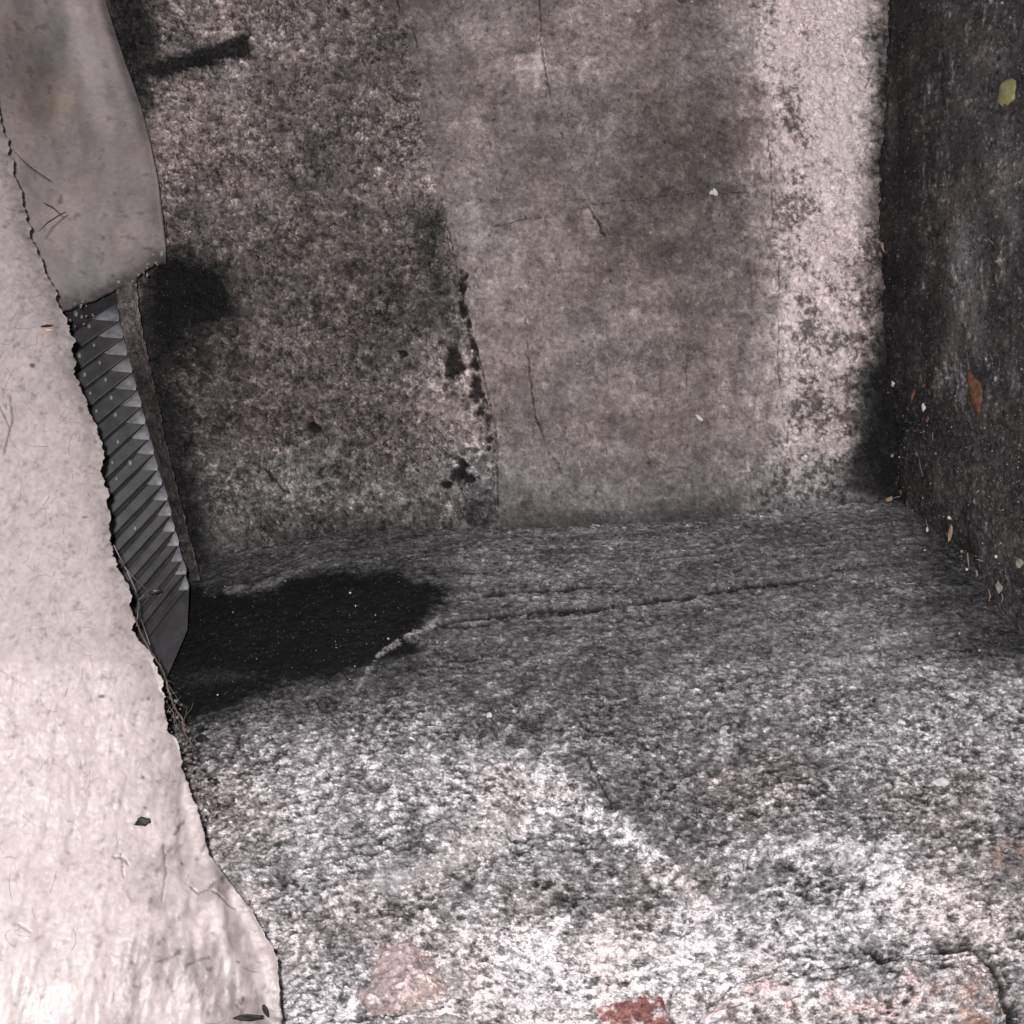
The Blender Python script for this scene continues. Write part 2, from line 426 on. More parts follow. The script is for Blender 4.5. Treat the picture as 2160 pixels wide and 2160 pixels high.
    # lime blooming and bare grey below
    lm = ss(-.22, .22, .35 * ss(90, 30, np.abs(u - 1770 + 60 * ss(400, 800, v))) * ss(700, 500, v) + fbm(x, z, .032, 6, 91, .78) + .45 * grain + .16 * ss(240, 60, v) + .08)
    alb = alb * lerp(1, lerp(.38, 1.46, lm), lime)
    spl = ss(.28, .45, fbm(x, z, .014, 5, 132, .75)) * ss(-150, -20, s3) * (1 - lime); alb = lerp(alb, .62, .6 * spl)
    edge_sp = ss(70, -10, np.abs(s3)) * ss(.2, .45, n_a + n_b * .6) * (1 - lime)
    alb = lerp(alb, .85, .55 * edge_sp)
    # scattered white chips near the lime
    alb = lerp(alb, .95, ss(.7, .85, n_a * .7 + n_b * .6) * ss(1250, 1600, u) * (1 - lime) * .8)
    # soot in patches, with some shadow painted into the same mask
    soot_shade = np.zeros_like(x)
    for poly, soft, k in (([(235, -60), (300, 10), (330, 60), (350, 130), (320, 170), (300, 280), (262, 300), (215, 60)], 16, .75),  # shadow beside the board, painted on the wall
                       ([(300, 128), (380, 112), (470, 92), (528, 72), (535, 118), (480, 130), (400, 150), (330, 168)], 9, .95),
                       ([(300, 590), (330, 545), (400, 528), (460, 545), (488, 600), (492, 660), (470, 690), (400, 720), (345, 800), (390, 860), (430, 1050), (450, 1200), (360, 1210), (300, 700)], 34, .86),  # round soot blob, with the shadow band along the rim painted below it
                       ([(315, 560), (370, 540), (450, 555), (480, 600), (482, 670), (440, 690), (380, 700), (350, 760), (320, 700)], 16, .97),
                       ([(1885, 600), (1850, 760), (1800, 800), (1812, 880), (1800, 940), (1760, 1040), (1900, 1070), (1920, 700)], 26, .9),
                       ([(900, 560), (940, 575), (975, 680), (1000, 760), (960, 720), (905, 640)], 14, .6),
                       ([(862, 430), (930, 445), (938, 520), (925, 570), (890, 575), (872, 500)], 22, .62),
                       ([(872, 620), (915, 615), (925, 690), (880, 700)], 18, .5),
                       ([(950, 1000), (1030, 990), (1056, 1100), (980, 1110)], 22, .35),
                       ([(1060, 1102), (1880, 1035), (1900, 1090), (1000, 1150)], 26, .35)):  # darker band along the foot of the wall
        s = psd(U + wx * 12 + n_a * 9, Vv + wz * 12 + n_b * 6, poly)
        soot_shade = np.maximum(soot_shade, k * ss(-soft, soft, s))
    alb = alb * (1 - soot_shade) + .006 * soot_shade
    # stains that the soot left in horizontal sweeps on the smooth half
    sweep = fbm(x, z * 3.5, .09, 4, 101)
    alb = alb * np.exp(.32 * sweep * smooth)
    fl2 = ss(.52, .72, fbm(x, z, .007, 3, 103, .6) + .25 * nn); alb = alb * (1 + .45 * fl2 * smooth)
    sp2 = ss(.55, .75, fbm(x * 1.5, z, .0045, 2, 105, .6)); alb = alb * (1 - .6 * sp2 * smooth)
    alb = alb * (1 - .72 * ss(.2, .9, crack)) * (1 - .25 * pit * smooth)
    alb = lerp(alb, .007, hole * .95)  # holes painted black, standing in for the darkness of their depth
    alb = alb * (1 + .27 * rough + .04 * smooth)
    # peeled skins: irregular plates of thin render with a pale lower rim
    pl = fbm(x * 1.3, z * .8, .035, 4, 140, .62); rimp = ss(.018, .0, np.abs(pl - .16)) * ss(-.1, .35, fbm(x, z, .03, 3, 141)) * smooth
    alb = alb * (1 + .55 * rimp) * (1 - .16 * ss(.16, .20, pl) * smooth); P = P + N * (.0005 * ss(.17, .15, pl) * smooth)[..., None]
    pl2 = fbm(x * .9, z, .05, 4, 142, .62); alb = alb * (1 + .16 * ss(.1, .14, pl2) * smooth)
    alb = np.where(scab > .4, alb * 1.5, alb)
    alb = np.clip(alb, .006, .9)
    warm = .88 + .30 * fbm(x, z, .08, 3, 111) - .5 * ss(880, 1050, v) - .5 * ss(.1, .9, soot_shade)
    warm = warm - .12 * lime
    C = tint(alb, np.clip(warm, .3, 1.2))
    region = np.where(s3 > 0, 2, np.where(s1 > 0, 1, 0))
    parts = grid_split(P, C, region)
    root = empty("back_wall", (0, .8, 0))
    tag(root, "sooty plaster wall at the back of the cavity, with a crumbly left half and smooth middle", "wall")
    names = {0: ("rough_plaster", M_WALL, "dark crumbly pitted plaster"), 1: ("smooth_plaster", M_SMOOTH, "smooth grey brown render with hairline cracks"),
             2: ("lime_plaster", M_LIME, "flaking whitish lime band")}
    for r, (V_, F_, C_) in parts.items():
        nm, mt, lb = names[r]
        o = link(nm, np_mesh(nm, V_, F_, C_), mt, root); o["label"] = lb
build_back_wall()

# ============================================================ LEDGE
BLOCK = [(1498, 2115), (1560, 2070), (1640, 2046), (1760, 2040), (1900, 2016), (2030, 2006), (2085, 2030), (2120, 2095), (2150, 2190), (2160, 2420), (1480, 2420), (1470, 2200)]
PINK = [(800, 1992), (860, 1975), (905, 2010), (940, 2065), (920, 2100), (860, 2120), (770, 2128), (745, 2090), (780, 2040)]
BRICK = [(1255, 2118), (1300, 2100), (1372, 2082), (1402, 2088), (1412, 2120), (1440, 2170), (1440, 2300), (1330, 2300), (1290, 2150)]
GREY1 = [(905, 2030), (960, 2020), (1010, 2060), (990, 2095), (950, 2090)]
FLAT = [(830, 2150), (930, 2125), (1010, 2140), (1030, 2200), (1000, 2300), (840, 2300)]
PEB = [(1000, 1525), (1020, 1512), (1048, 1518), (1058, 1545), (1046, 1568), (1018, 1572), (1000, 1552)]
def ledge_base(U, V):
    e = np.interp(U, [p[0] for p in EDGE], [p[1] for p in EDGE])
    d = np.interp(V - e, [p[0] for p in PROF], [p[1] for p in PROF])
    return d, e
def build_ledge():
    us = np.arange(180, 2330, 2.6)
    ts = np.concatenate([np.arange(-60, 0, 6.0), np.arange(0, 60, 1.9), np.arange(60, 1170, 2.45), np.arange(1170, 1700, 20)])
    # rows follow the edge at the top and level out below
    U, Tt = np.meshgrid(us, ts)
    e = np.interp(U, [p[0] for p in EDGE], [p[1] for p in EDGE])
    k = np.clip(Tt / 600, 0, 1)
    Vv = Tt + e * (1 - k) + 1090 * k
    kern = np.interp(Vv - e, [p[0] for p in PROF], [p[1] for p in PROF])
    # smooth the profile a little
    for _ in range(40):
        kern[1:-1] = (kern[:-2] + 2 * kern[1:-1] + kern[2:]) / 4
    d = kern
    # rounding of the crest over the back, belly in the middle
    B = at(U, Vv, d); N = normals(B)
    seg = np.linalg.norm(np.diff(B, axis=0), axis=-1)
    s = np.concatenate([np.zeros((1, B.shape[1])), np.cumsum(seg, 0)], 0)
    x = B[..., 0]; y = s
    wx = fbm(x, y, .03, 4, 211); wy = fbm(x, y, .03, 4, 221); fx = fbm(x, y, .008, 3, 231)
    u = U + wx * 14; v = Vv + wy * 10
    n_a = fbm(x * .62, y, .0065, 4, 241, .65); n_b = fbm(x * .7, y, .0027, 3, 251, .65); n_c = fbm(x, y, .03, 4, 261)
    n_w = np.abs(fbm(x * .7, y, .0052, 3, 265, .6))
    low = ss(1330, 1560, Vv + .18 * (U - 1000) * 0 + wx * 50)
    streak = fbm(x * .22, y, .006, 4, 271)
    disp = lerp(.0007, .0011, low) * n_a + lerp(.0006, .0010, low) * n_b - lerp(.0002, .0008, low) * ss(.16, .02, n_w) + .0024 * n_c * low + .0007 * streak * (1 - low)
    cn = fbm(x * .62 + .0012 * n_b, y + .0008 * n_b, .0034, 2, 246, .8); cn2 = fbm(x * .65, y, .0062, 2, 247, .7); rag = ss(-.5, .45, fbm(x * .8, y, .028, 4, 248, .65)); cd = ss(.13, .30, -cn - .35 * cn2); cb = ss(.16, .36, cn + .35 * cn2)
    cd = cd * lerp(.45, 1.1, rag); cb = cb * lerp(.6, 1.1, rag); disp += lerp(.5, 1, low) * (.0006 * cb - .0009 * cd)
    # steps of broken-off crust: below each line the surface lies deeper
    def line(pts, xs): return np.interp(xs, [p[0] for p in pts], [p[1] for p in pts])
    wob = fx * 14 + wy * 12
    st1 = [(-900, 1500), (1060, 1570), (1100, 1580), (1180, 1640), (1290, 1705), (1390, 1790), (1480, 1868), (1530, 1830), (1600, 1795), (1700, 1778), (1800, 1775), (1850, 1815), (1930, 1850), (2020, 1900), (2160, 1950), (2400, 1990)]
    q1 = Vv + wob - line(st1, U)
    right = ss(1040, 1110, U)
    disp -= .0085 * ss(0, 42, q1) * right
    st2 = [(400, 1840), (560, 1830), (700, 1850), (850, 1835), (960, 1788), (1060, 1712), (1110, 1650), (1130, 1640)]
    q2 = Vv + wob - line(st2, U)
    disp -= .005 * ss(0, 60, q2) * ss(1140, 1090, U)
    st3 = [(400, 1950), (700, 1900), (760, 1960), (900, 1960), (1100, 2000), (1300, 2030), (1500, 2060), (2400, 2080)]
    q3 = Vv + wob * 1.5 - line(st3, U)
    disp -= .004 * ss(0, 40, q3)
    # cracks
    crack = np.zeros_like(x)
    for pts, wd in (([(925, 1270), (1000, 1260), (1100, 1246), (1180, 1241), (1272, 1234)], 5.5), ([(905, 1318), (960, 1306), (1050, 1297), (1150, 1287), (1250, 1281), (1300, 1275), (1400, 1264), (1450, 1257), (1560, 1237), (1660, 1228), (1750, 1215)], 6),
                    ([(900, 1322), (1000, 1318), (1080, 1303), (1160, 1296), (1320, 1280)], 4),
                    ([(2000, 1996), (2060, 1990), (2105, 2030), (2150, 2130), (2170, 2300)], 9), ([(1495, 2110), (1560, 2062), (1640, 2038), (1760, 2032), (1900, 2006), (2010, 1996)], 2.5),
                    ([(1840, 1995), (1870, 2020), (1900, 2012)], 10), ([(760, 2132), (860, 2125), (930, 2112)], 3), ([(880, 2000), (900, 2060), (925, 2080)], 5),
                    ([(1420, 2080), (1412, 2120), (1445, 2180)], 4), ([(720, 2060), (690, 2140), (640, 2170)], 3), ([(980, 1860), (1060, 1790)], 2.5), ([(1240, 1590), (1290, 1700)], 2)):
        dd = pdist(U + fx * 5, Vv + n_a * 4 + wy * 3, pts)
        gap = ss(-.8, -.2, fbm(x, y, .03, 2, 275)) if wd <= 4 else 1
        wv = wd * (1 + .9 * fbm(x, y, .016, 3, 277, .7)) if wd <= 6 else wd * (.8 + .9 * fbm(x, y, .02, 3, 278, .7))
        crack = np.maximum(crack, ss(wv, wv * .4, dd) * gap)
    disp -= crack * .0035
    # lifted scab crossing the black patch
    ridge = pdist(U + fx * 6, Vv + n_a * 7, [(928, 1300), (905, 1322), (850, 1348), (800, 1382), (775, 1418), (755, 1455), (738, 1490)])
    rk = ss(8, 2, ridge + 3 * n_b) * ss(-.5, .1, n_a + .5 * n_b); disp += .0014 * rk
    ridge2 = pdist(U + fx * 6, Vv + n_a * 7, [(480, 1248), (560, 1235), (610, 1212), (665, 1185)])
    rk2 = ss(15, 3, ridge2 + 5 * n_b) * ss(-.4, .1, n_a); disp += .0016 * rk2
    # stones set in the crust
    reg = np.zeros(U.shape, int); stone_k = np.zeros_like(x)
    for i, (poly, h, so) in enumerate(((BLOCK, .0075, 60), (PINK, .004, 30), (BRICK, .002, 16), (GREY1, .003, 18), (FLAT, .003, 12), (PEB, .007, 24))):
        sd = psd(U + fx * 14 + n_a * 4, Vv + n_a * 9 + wy * 6, poly)
        disp = disp + h * np.sqrt(np.clip(sd / so, 0, 1)) - .0015 * ss(8, 0, np.abs(sd))
        reg = np.where(sd > 0, i + 1, reg)
    # hollows
    hollow = np.zeros_like(x)
    for (hx, hy, rx, ry) in [(795, 1660, 28, 18), (870, 1610, 28, 12), (1290, 1700, 16, 12), (860, 1790, 44, 30), (600, 1860, 40, 20), (840, 1910, 36, 18), (700, 1755, 20, 8), (1200, 1890, 22, 16),
                       (480, 1690, 16, 10), (1110, 1530, 22, 14), (1420, 1600, 14, 7), (1400, 1995, 24, 14), (1270, 2010, 26, 10), (1350, 2020, 16, 10), (1590, 1975, 14, 8), (1670, 2090, 20, 16), (1930, 1680, 40, 14),
                       (1820, 1992, 26, 16), (1960, 1860, 12, 8), (1510, 1850, 20, 10)]:
        ee = np.hypot((U - hx) / rx, (Vv - hy) / ry) + n_a * .5 + fx * .3
        hollow = np.maximum(hollow, ss(1.15, .55, ee))
    disp -= .003 * hollow
    P = B + N * disp[..., None]
    tn = tone(U + wx * 26 + fx * 10, Vv + wy * 24 + fx * 6)
    alb = lin(tn) / reach(B, N)  # grid brightness over lamp reach; leftover light and shade stay in the colour
    grain = fbm(x * .65, y, .0032, 3, 281, .9); blot = fbm(x * .7, y, .015, 4, 291, .6)
    worm = ss(.11, .0, np.abs(fbm(x * .6, y, .0052, 2, 285, .5)))
    worm2 = ss(.10, .0, np.abs(fbm(x * .6, y, .0068, 3, 287, .6)))
    GR = np.exp((1.15 * grain + .72 * blot + .9 * n_a + .5 * worm - .55 * worm2) * lerp(.72, 1.12, low)); GR = GR ** .75 * (1 - cd * lerp(.42, .70, low)) * (1 + cb * lerp(.35, .55, low)) * 1.22
    calm = fbm(x, y, .02, 4, 289, .6); cm = ss(.25, .6, calm); GR = lerp(GR, 1.0 - .25 * cm, .55 * cm)
    thin = ss(.075, .015, np.abs(fbm(x * .55, y, .0060, 3, 294, .6))); thin2 = ss(.06, .01, np.abs(fbm(x * .6, y, .0042, 2, 295, .6) + .1))
    q1_ = grit(x + .002 * n_b, y + .001 * n_b, .0040, .45, 126, .6); q2_ = grit(x + .002 * n_b, y + .001 * n_b, .0030, .40, 127, .6); q3_ = grit(x + .003 * n_b, y, .0100, .26, 128, .7)
    GR = GR * (1 - .50 * thin * lerp(.5, 1, low)) * (1 - .4 * thin2) * (1 - .5 * q2_ * lerp(.4, 1, low)) * (1 + .55 * q1_) * (1 - .35 * q3_ * low)
    strk = fbm(x * .12, y, .010, 4, 296, .6); GR = GR * np.exp(.65 * strk * (1 - low)) * np.exp(.55 * fbm(x * .8, y, .06, 4, 297, .6) * low)
    GR = GR * (1 + .35 * GR.clip(0, 1.2) * 0); alb = alb * GR * lerp(1.0, 1.38, low) * lerp(.82, 1, ss(0, 110, Vv - e))
    fleck = ss(.45, .8, n_b + .4 * streak); alb = alb * (1 + .8 * fleck)
    pitd = ss(.35, .8, -(n_a * .6 + n_b * .6)) ; alb = alb * (1 - .6 * pitd * lerp(.4, 1, low))
    # lit faces of the broken risers painted white, with pale efflorescence patches
    riser = ss(-14, 6, q1) * ss(50, 22, q1) * right
    riser = riser * (.55 + .45 * ss(1700, 1900, U)) 
    alb = lerp(alb, .8 * GR, .55 * riser * ss(-.5, .3, n_c + n_a * .5))
    r2 = ss(-10, 8, q2) * ss(62, 30, q2) * ss(1140, 1090, U) * ss(700, 850, U)
    alb = lerp(alb, .75, .3 * r2)
    wh = psd(U + wx * 20 + n_a * 14, Vv + wy * 16 + n_b * 8, [(1080, 1575), (1130, 1570), (1200, 1600), (1180, 1690), (1240, 1720), (1120, 1700), (1030, 1680), (980, 1640)])
    alb = lerp(alb, .62 * GR, .6 * ss(-50, 30, wh + 50 * blot))
    wh = psd(U + wx * 24 + n_a * 14, Vv + wy * 20 + n_b * 8, [(1830, 1800), (1900, 1790), (1960, 1880), (2020, 1920), (1960, 1960), (1880, 1900)])
    alb = lerp(alb, .8 * GR, .6 * ss(-50, 30, wh + 50 * blot))
    # broken rim running down to the right, its lit face painted pale, smooth grey lee above it
    rim1 = pdist(U + wx * 14 + fx * 8, Vv + wy * 10 + fx * 6, [(1010, 1590), (1120, 1630), (1200, 1672), (1290, 1728), (1380, 1806), (1470, 1888), (1500, 1900)])
    alb = lerp(alb, .60 * GR, .62 * ss(46, 2, rim1 + 30 * blot))
    rim2 = pdist(U + wx * 14 + fx * 8, Vv + wy * 10, [(1520, 1850), (1590, 1808), (1680, 1790), (1790, 1788), (1850, 1830)])
    alb = lerp(alb, .60 * GR, .6 * ss(36, 2, rim2 + 24 * blot))
    lee = pdist(U + wx * 12, Vv + wy * 10, [(1180, 1600), (1270, 1665), (1350, 1730), (1430, 1800), (1500, 1868)])
    alb = lerp(alb, .17 * GR ** .4, .7 * ss(22, 8, lee))
    lee = pdist(U + wx * 12, Vv + wy * 10, [(1520, 1890), (1580, 1850), (1650, 1835)])
    alb = lerp(alb, .20 * GR ** .4, .6 * ss(24, 8, lee))
    # black wet-looking soot patch
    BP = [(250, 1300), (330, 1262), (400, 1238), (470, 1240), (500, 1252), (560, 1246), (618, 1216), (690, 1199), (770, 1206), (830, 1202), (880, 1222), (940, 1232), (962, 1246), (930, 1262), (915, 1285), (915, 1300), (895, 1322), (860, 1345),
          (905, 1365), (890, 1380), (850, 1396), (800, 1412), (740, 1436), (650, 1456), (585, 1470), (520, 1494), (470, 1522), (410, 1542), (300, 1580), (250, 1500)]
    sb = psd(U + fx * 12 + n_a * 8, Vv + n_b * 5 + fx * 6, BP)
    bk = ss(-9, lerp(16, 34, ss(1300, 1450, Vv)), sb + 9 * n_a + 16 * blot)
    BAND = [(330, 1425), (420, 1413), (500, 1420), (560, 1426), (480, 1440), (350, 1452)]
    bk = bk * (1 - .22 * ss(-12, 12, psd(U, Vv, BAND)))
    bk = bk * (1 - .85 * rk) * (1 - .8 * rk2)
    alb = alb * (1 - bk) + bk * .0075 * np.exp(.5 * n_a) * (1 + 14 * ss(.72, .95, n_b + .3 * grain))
    sh = ss(26, -4, psd(U, Vv, BP) * -1) * 0
    alb = alb * (1 - .85 * crack)
    alb = np.where(rk > .4, np.maximum(alb, .22 + .3 * n_a + .15 * n_b), alb)
    alb = np.where(rk2 > .4, np.maximum(alb, .16 + .14 * n_a), alb)
    alb = alb * (1 - .42 * hollow)
    crest = ss(14, 0, np.abs(Vv - e - 3)); alb = alb * (1 - .25 * crest)
    # darker band along the joint round the block
    jk = ss(26, 8, pdist(U + fx * 8, Vv + n_a * 8, [(1985, 1990), (2060, 1985), (2110, 2025), (2155, 2130), (2175, 2300)])); alb = alb * (1 - .5 * jk)
    warm = -.1 + .5 * fbm(x, y, .07, 3, 301) + .25 * ss(1500, 1700, v)
    # stones' own colours
    tr = np.ones(U.shape + (3,))
    C = None
    alb = np.where(reg == 1, alb * lerp(.75, 1.15, ss(-.3, .3, fbm(x, y, .03, 4, 311))), alb)
    ash = ss(.0, .35, fbm(x, y, .012, 4, 312, .7) + .1)
    alb = np.where(reg == 2, lerp(.40 * np.exp(.25 * grain + .1 * blot + .12 * n_a), .62 * GR, .45 * ash), alb)
    red = ss(-.25, .1, fbm(x, y, .011, 4, 321, .7) + .05)
    alb = np.where(reg == 3, lerp(.75, .30, red) * np.exp(.25 * grain), alb)
    alb = np.where(reg == 4, lerp(.34, alb, .6) * np.exp(.25 * grain), alb)
    alb = np.where(reg == 5, lerp(.36 * np.exp(.2 * grain), .6 * GR, .5 * ash), alb)
    alb = np.where(reg == 6, .17 * GR * np.exp(.5 * n_b), alb)
    alb = np.clip(alb, .006, .92)
    C = tint(alb, np.clip(warm + .1, .05, .9)) * np.array([1.0, .998, 1.0])
    pk = (reg == 2)[..., None]; C = np.where(pk, C * np.array([1.08, .94, .90]), C)
    rr = ((reg == 3) * red)[..., None]; C = C * lerp(np.ones(3), np.array([1.05, .52, .48]), rr)
    fl_ = ss(.05, .45, fbm(x, y, .02, 4, 331)) * (reg == 1); rb = fl_[..., None]
    C = C * lerp(np.ones(3), np.array([1.0, .87, .84]), rb)
    orange = (ss(.3, .6, fbm(x, y, .012, 3, 341) + .4 * ss(90, 20, np.hypot(U - 2070, Vv - 2130))) * ss(120, 30, np.hypot(U - 2070, Vv - 2130)))[..., None]
    C = lerp(C, np.array([.62, .34, .24]) * np.ones(3), np.clip(orange, 0, 1) * .45)
    orange = (ss(60, 15, np.hypot((U - 2125) / 1.4, Vv - 1810)) * ss(0, .4, n_a + .2))[..., None]
    C = lerp(C, np.array([.50, .34, .29]) * np.ones(3), orange * .6)
    parts = grid_split(P, C, reg)
    root = empty("rubble_ledge", (0, .6, -.15))
    tag(root, "crusted grey concrete ledge sloping down towards the viewer, white and crumbling along the bottom", "ledge")
    nm = {0: ("crust", M_LEDGE, None), 1: ("stone", M_STONE, "big rounded block bottom right"), 2: ("stone", M_STONE, "flat pinkish stone"), 3: ("brick", M_STONE, "broken red brick"),
          4: ("stone", M_STONE, "small grey stone beside the pinkish one"), 5: ("stone", M_STONE, "flat beige stone at the bottom edge"), 6: ("pebble", M_STONE, "round grey pebble")}
    for r, (V_, F_, C_) in parts.items():
        n_, m_, lb = nm[r]
        o = link(n_, np_mesh(n_, V_, F_, C_), m_, root)
        if lb: o["label"] = lb
build_ledge()

# ============================================================ RIGHT WALL
RX0 = .2985; RSL = .30
RN = Vector((-1, -RSL, 0)).normalized()
def on_right(u, v, off=0.0):
    k = (u - 1080) / 2160.0
    y = (RX0 + RSL * .8) / (k + RSL)
    p = Vector((k * y, y, (1080 - v) / 2160.0 * y))
    return p + RN * off
def build_right_wall():
    ys = np.concatenate([np.arange(.86, .80, -.004), np.arange(.80, .655, -.00095), np.arange(.655, .45, -.006)])
    zs = np.concatenate([np.arange(.62, .42, -.006), np.arange(.42, -.17, -.00108), np.arange(-.17, -.33, -.006)])
    Y, Z = np.meshgrid(ys, zs)
    vv = 1080 - Z / Y * 2160
    cx = np.interp(1080 - Z / .8 * 2160, [p[0] for p in CORNER], [p[1] for p in CORNER])
    off = (cx - 1878) / 2160 * .8
    X = RX0 + RSL * (.8 - Y) + off * ss(.62, .8, Y)
    B = np.stack([X, Y, Z], -1); N = normals(B)
    U = X / Y * 2160 + 1080; Vv = vv
    a = Y; b = Z
    n_a = fbm(a, b, .008, 4, 411); n_b = fbm(a, b, .003, 3, 421); n_c = fbm(a, b, .04, 4, 431); n_s = fbm(a * 2.2, b * .6, .03, 4, 441)
    disp = .0011 * n_a + .0009 * n_b + .003 * n_c
    # hollow by the ledge
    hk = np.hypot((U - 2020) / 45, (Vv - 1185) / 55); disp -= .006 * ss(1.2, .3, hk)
    P = B + N * disp[..., None]
    tn = 37 + 9 * n_s + 8 * n_c + 9 * ss(1960, 2140, U)
    for (cx_, cy, rx, ry, k) in [(2035, 560, 50, 190, 36), (2060, 700, 25, 80, 14), (2120, 360, 60, 120, 22), (1990, 420, 20, 40, 22), (2140, 480, 20, 60, 25), (2000, 20, 30, 30, 16), (2080, 120, 80, 60, 14),
                        (1880, 230, 16, 120, 26), (2140, 800, 20, 60, 12), (2060, 240, 60, 80, 12), (2010, 760, 26, 90, 12)]:
        tn = tn + k * ss(1.2, .1, np.hypot((U - cx_) / rx, (Vv - cy) / ry) + .35 * n_a + .25 * n_b)
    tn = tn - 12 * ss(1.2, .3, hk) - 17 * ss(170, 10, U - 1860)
    alb = lin(np.clip(tn, 14, 200)) / reach(B, N) * np.exp(.55 * n_a + .6 * n_b)
    scr = ss(.05, .45, fbm(a * 2.6, b * .55, .02, 5, 451, .75)) * ss(-.1, .3, fbm(a, b, .06, 3, 452)) * ss(1890, 1960, U)
    alb = alb * (1 + 2.4 * scr * np.exp(.6 * n_b))
    alb = alb * (1 + 1.3 * grit(a * 1.6 + .002 * n_b, b, .0055, .28, 453)) * (1 - .6 * grit(a * 1.6, b, .0045, .35, 454))
    alb = alb * (1 + 2.2 * ss(.62, .9, n_b + .35 * n_a))
    C = tint(np.clip(alb, .005, .8), np.clip(.35 + n_c * .5, -.3, 1))
    V_, F_, C_ = grid_split(P, C)[0]
    o = link("side_wall", np_mesh("side_wall", V_, F_, C_), M_DARK)
    tag(o, "black sooty wall on the right, speckled with stuck seeds, husks and dust", "wall")
build_right_wall()

# ============================================================ SMOOTH BOARD, upper left
def build_board():
    RE = [(-500, 60), (-100, 185), (0, 213), (100, 240), (180, 262), (300, 297), (400, 316), (500, 334), (560, 340), (660, 350)]
    us = np.arange(0, 1.0001, 1 / 170.)
    vs = np.arange(-460, 700, 3.6)
    A, Vv = np.meshgrid(us, vs)
    re = np.interp(Vv, [p[0] for p in RE], [p[1] for p in RE])
    left = -520.0
    U = left + (re - left) * np.clip(A * 1.08, 0, 1)
    back = np.clip(A * 1.08 - 1, 0, 1) / .08
    s = re - U
    bot = interp(U, [(-600, 700), (90, 668), (160, 650), (200, 636), (250, 612), (290, 585), (330, 558), (400, 545)]) + 9 * fbm(U * .0004, U * 0, .012, 4, 560, .7)
    tv = (Vv + 460) / (Vv.max() + 460); Vv = -460 + (bot + 460) * tv
    q = np.clip(1 - s / 130, 0, 1)
    d = .700 + .030 * (1 - np.sqrt(np.clip(1 - q * q, 0, 1))) + back * .07 + .03 * (1 - np.sqrt(np.clip(1 - np.clip(1 - (bot - Vv) / 24, 0, 1) ** 2, 0, 1)))
    B = at(U, Vv, d); N = normals(B)
    x = B[..., 0] + back * .07; z = B[..., 2]
    n1 = fbm(x, z * .5, .03, 4, 511); n2 = fbm(x, z, .006, 3, 521); n3 = fbm(x * 1.2, z * .35, .02, 4, 531)
    P = B + N * (.0008 * n1 + .00015 * n2)[..., None]
    n6 = fbm(x, z, .003, 3, 541, .7); n7 = fbm(x, z * .6, .012, 4, 551, .65)
    tn = 113 + 10 * n1 + 14 * n3 + 9 * n6 + 14 * n7 - 22 * ss(.35, .6, n7)
    tn = tn - 26 * ss(110, 20, np.hypot(U - 60, (Vv - 130) / 2)) + 20 * ss(36, 4, np.abs(U - (150 + .27 * Vv))) * ss(420, 200, Vv) 
    tn = tn + 10 * ss(350, 520, Vv) * ss(300, 180, U)
    tn = tn - 46 * ss(26, 0, re - U) * ss(460, 100, Vv) - 12 * ss(22, 0, re - U)
    eb = Vv - bot + n2 * 14 + n1 * 8
    tn = tn - 42 * ss(-52, -8, eb)
    dots = ss(.55, .8, n2 + .5 * n3) * ss(180, 420, Vv)
    tn = tn - 28 * dots
    alb = np.clip(lin(tn) / reach(at(U, Vv, .70 + 0 * U), N), .02, .8)
    C = tint(alb, np.clip(.7 + .4 * n1, .2, 1.2))
    yel = (ss(90, 20, np.hypot(U - 92, (Vv - 215) / 1.1)) + .6 * ss(60, 10, np.hypot(U - 30, (Vv - 60))))[..., None] * .8
    C = C * lerp(np.ones(3), np.array([1.04, .97, .80]), np.clip(yel, 0, 1))
    V_, F_, C_ = grid_split(P, C)[0]
    o = link("lining_board", np_mesh("lining_board", V_, F_, C_), M_BOARD)
    m = o.modifiers.new("thickness", 'SOLIDIFY'); m.thickness = .006; m.offset = -1
    tag(o, "smooth grey brown board with rounded right edge, upper left above the ribbed panel", "board")
build_board()

# ============================================================ MORTAR RIM beside the ribbed panel
def strip_mesh(name, cl, wd, depth, amp, tonef, mat, parent=None, seedv=600, hgt=.012):
    """a crumbly bar: cl = centre line [(u,v)], wd = half width per point, rounded towards the viewer"""
    n = 260; m = 26
    t = np.linspace(0, 1, n); tp = np.linspace(0, 1, len(cl))
    cu = np.interp(t, tp, [c[0] for c in cl]); cv = np.interp(t, tp, [c[1] for c in cl]); hw = np.interp(t, tp, wd); dp = np.interp(t, tp, depth)
    a = np.linspace(-1.0, 1.0, m)
    A, Tn = np.meshgrid(a, t)
    ang = A * math.pi * .5
    U = cu[:, None] + np.sin(ang) * hw[:, None]; V = cv[:, None] + 0 * ang
    D = dp[:, None] + hgt * (1 - np.cos(ang)) + .03 * ss(.93, 1, np.abs(A))
    B = at(U, V, D)
    x = B[..., 0] + B[..., 1]; z = B[..., 2]
    N = normals(B)
    n1 = fbm(x, z, .008, 4, seedv); n2 = fbm(x, z, .003, 3, seedv + 10)
    P = B + N * (amp * (n1 + .5 * n2))[..., None]
    tn = tonef(U, V, n1, n2)
    alb = np.clip(lin(tn) / reach(B, N) * np.exp(.25 * n2 + .15 * n1), .006, .7)
    V_, F_, C_ = grid_split(P, tint(alb, .7 + 0 * alb))[0]
    return link(name, np_mesh(name, V_, F_, C_), mat, parent)
